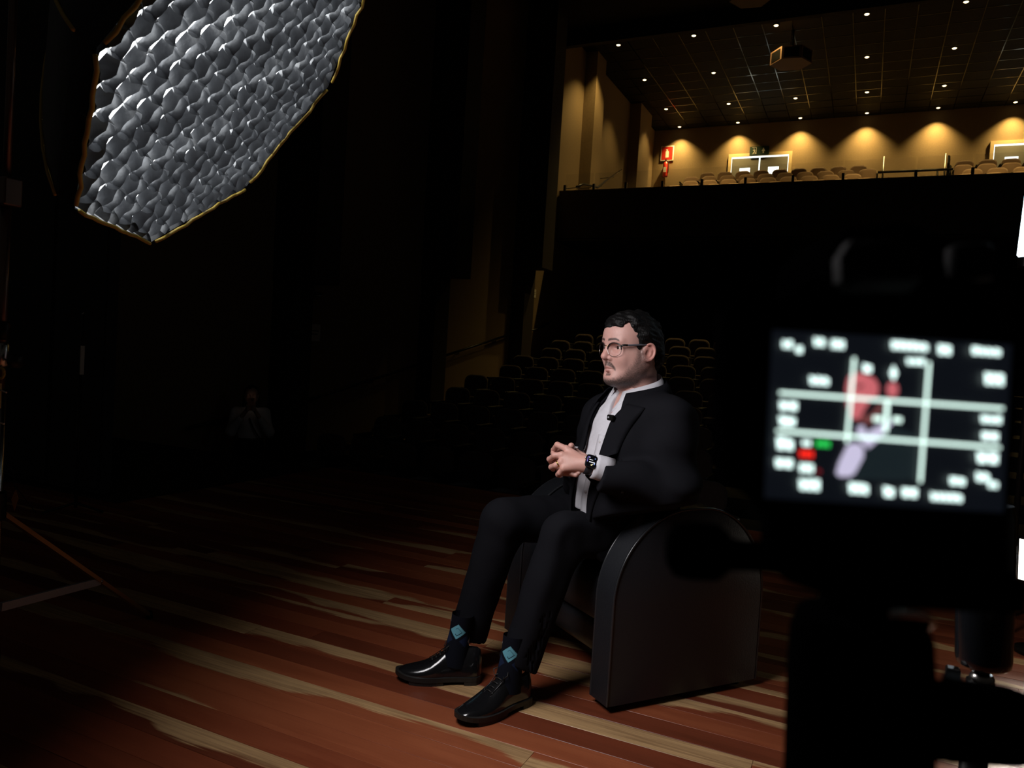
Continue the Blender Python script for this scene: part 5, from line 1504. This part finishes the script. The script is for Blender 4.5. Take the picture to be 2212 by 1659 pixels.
# ================================================================== the woman standing in the hall with a phone
WX, WY, WF = -6.72, 6.90, -1.0
wo = empty('person', (WX, WY, WF), 0, 'woman in white blouse and dark trousers photographing with a phone in the dark hall', 'person')
WO = np.array([WX, WY, WF])
WFWD = -np.array([WX, WY, 0])/math.hypot(WX, WY); WR = frame(WFWD)
def wl_(v): return np.asarray(v) @ WR.T
HZ = 1.475; WS = .93
def w_head(v): return wl_(v*WS + np.array([.02, 0, HZ]))
def wskin(P):
    Hd = (P - np.array([.02, 0, HZ]))/WS
    return head_sdf(Hd)*WS
LSH, RSH = np.array([0, .165, 1.25]), np.array([0, -.165, 1.25])
LE2, RE2 = np.array([.10, .215, 1.03]), np.array([.10, -.215, 1.03])
PH = np.array([.235, .0, 1.375])
LHD, RHD = PH + np.array([-.005, .035, -.055]), PH + np.array([-.005, -.035, -.055])
def arms_sdf(P):
    d = None
    for e_, h_, sg in ((LE2, LHD, 1), (RE2, RHD, -1)):
        c = cap(P, e_, h_, .034, .022)
        c = smin(c, ell(P, h_ + np.array([.0, 0, .012]), (.020, .018, .038)), .015)
        for i in range(4):
            b0 = h_ + np.array([.010, .010*sg, .030 - .017*i])
            c = smin(c, chain(P, [b0, b0+np.array([.022, -.004*sg, .004]), b0+np.array([.024, -.026*sg, .006])], (.0085, .008, .007)), .004)
        c = smin(c, chain(P, [h_+np.array([-.006, 0, .02]), h_+np.array([-.014, -.012*sg, .045]), h_+np.array([-.014, -.024*sg, .052])], (.010, .009, .008)), .004)
        d = c if d is None else np.minimum(d, c)
    return d
v1, f1 = surfnet(wskin, (-.10, -.10, 1.28), (.17, .10, 1.61), .0042)
v2, f2 = surfnet(arms_sdf, (.0, -.26, .98), (.31, .26, 1.42), .0042)
raw_mesh('body', wl_(np.concatenate([v1, v2])), np.concatenate([f1, f2+len(v1)]), mat('skin_woman', (.50, .30, .23), rough=.55), wo)
def whair(P):
    Q = (P - np.array([.02, 0, HZ]))/WS
    d = ell(Q, (.010, 0, .036), (.106, .090, .090))
    d = smin(d, cap(Q, (-.03, .06, .0), (-.02, .085, -.20), .038, .028), .03)
    d = smin(d, cap(Q, (-.03, -.06, .0), (-.02, -.085, -.20), .038, .028), .03)
    d = smin(d, ell(Q, (-.05, 0, -.06), (.055, .085, .12)), .03)
    pl = polyd(Q[:, 0], Q[:, 2], [(.13, .055), (.085, .075), (.052, .05), (.048, -.05), (.03, -.25), (-.15, -.25), (-.15, .2), (.14, .2)])
    return smax(d + .003*vnoise(Q, 90, 2), pl, .008)*WS
v, f = surfnet(whair, (-.14, -.14, 1.2), (.18, .14, 1.63), .005); raw_mesh('hair', wl_(v), f, M_HAIR, wo)
def blouse(P):
    d = ell(P, (0, 0, 1.16), (.105, .155, .17)); d = smin(d, ell(P, (.0, 0, .98), (.10, .145, .13)), .07)
    d = smin(d, cap(P, (0, .05, 1.27), LSH, .055, .062), .04); d = smin(d, cap(P, (0, -.05, 1.27), RSH, .055, .062), .04)
    for s_, e_, h_ in ((LSH, LE2, LHD), (RSH, RE2, RHD)):
        d = smin(d, cap(P, s_, e_, .062, .060), .03); d = smin(d, cap(P, e_, e_*.45+h_*.55, .060, .042), .03)
    d = d + .004*vnoise(P, 40, 9)
    d = np.maximum(d, .93-P[:, 2]); return smax(d, P[:, 2]-1.335, .01)
v, f = surfnet(blouse, (-.18, -.34, .88), (.30, .34, 1.37), .006); raw_mesh('blouse', wl_(v), f, mat('white_blouse', (.62, .60, .62), rough=.9), wo)
def slacks(P):
    d = ell(P, (-.005, 0, .88), (.115, .165, .12))
    for sg in (1, -1):
        d = smin(d, cap(P, (0, .085*sg, .84), (.01, .095*sg, .48), .092, .066), .03); d = smin(d, cap(P, (.01, .095*sg, .48), (-.01, .10*sg, .06), .066, .060), .02)
    d = d + .003*vnoise(P, 35, 14)
    return np.maximum(d, np.maximum(P[:, 2]-.95, .045-P[:, 2]))
v, f = surfnet(slacks, (-.16, -.24, .0), (.16, .24, .98), .008); raw_mesh('trousers', wl_(v), f, mat('black_slacks', (.008, .008, .009), rough=.9), wo)
for sg in (1, -1):
    sh = lambda P: np.maximum(smin(ell(P, (.09, .10*sg, .03), (.12, .042, .045)), ell(P, (-.02, .10*sg, .05), (.05, .038, .055)), .03), .002-P[:, 2])
    v, f = surfnet(sh, (-.1, .04*sg-(.0 if sg > 0 else .12), -.01), (.24, .04*sg+(.12 if sg > 0 else .0), .12), .005); raw_mesh('shoe', wl_(v), f, mat('dark_shoe', (.02, .018, .016), rough=.4), wo)
MB().tube([wl_((.108*math.cos(t)-.002, .158*math.sin(t), .935)) for t in np.linspace(0, 2*PI, 29)], .012, 8, cap=False, flat=1.4).build('belt', mat('black_belt', (.01, .01, .01), rough=.4), wo)
MB().box((-.02, -.014, -.012), (.02, .014, .012), .003).build('belt_buckle', M_STEEL, wo).location = wl_((.118, .03, .938))
MB().tube([wl_(q) for q in ((.125, -.01, 1.20), (.130, .03, 1.10), (.135, .075, 1.02), (.118, .125, .95))], .010, 8, flat=.4).build('bag_strap', mat('black_strap', (.01, .01, .01), rough=.6), wo, smooth=True)
ph = empty('mobile_phone', WO + wl_(PH), math.atan2(WFWD[1], WFWD[0]), 'copper-coloured mobile phone held up before the face of the standing woman', 'phone')
MB().box((-.004, -.037, -.075), (.004, .037, .075), .0035).build('phone_body', mat('copper_phone_back', (.62, .22, .13), rough=.35), ph)
MB().box((.004, .002, .034), (.0065, .033, .068), .002).build('camera_bump', mat('copper_camera_bump', (.50, .18, .11), rough=.3), ph)
for y_, z_ in ((.010, .059), (.025, .051), (.010, .043)):
    MB().lathe([(.0055, 0), (.0055, .002), (.001, .0022)], (.0065, y_, z_), (1, 0, 0), 14).build('lens', M_DKMETAL, ph)
MB().box((-.0052, -.034, -.071), (-.0042, .034, .071)).build('screen', mat('phone_screen', (.05, .05, .05), emit=(.6, .45, .35), estr=.25), ph)
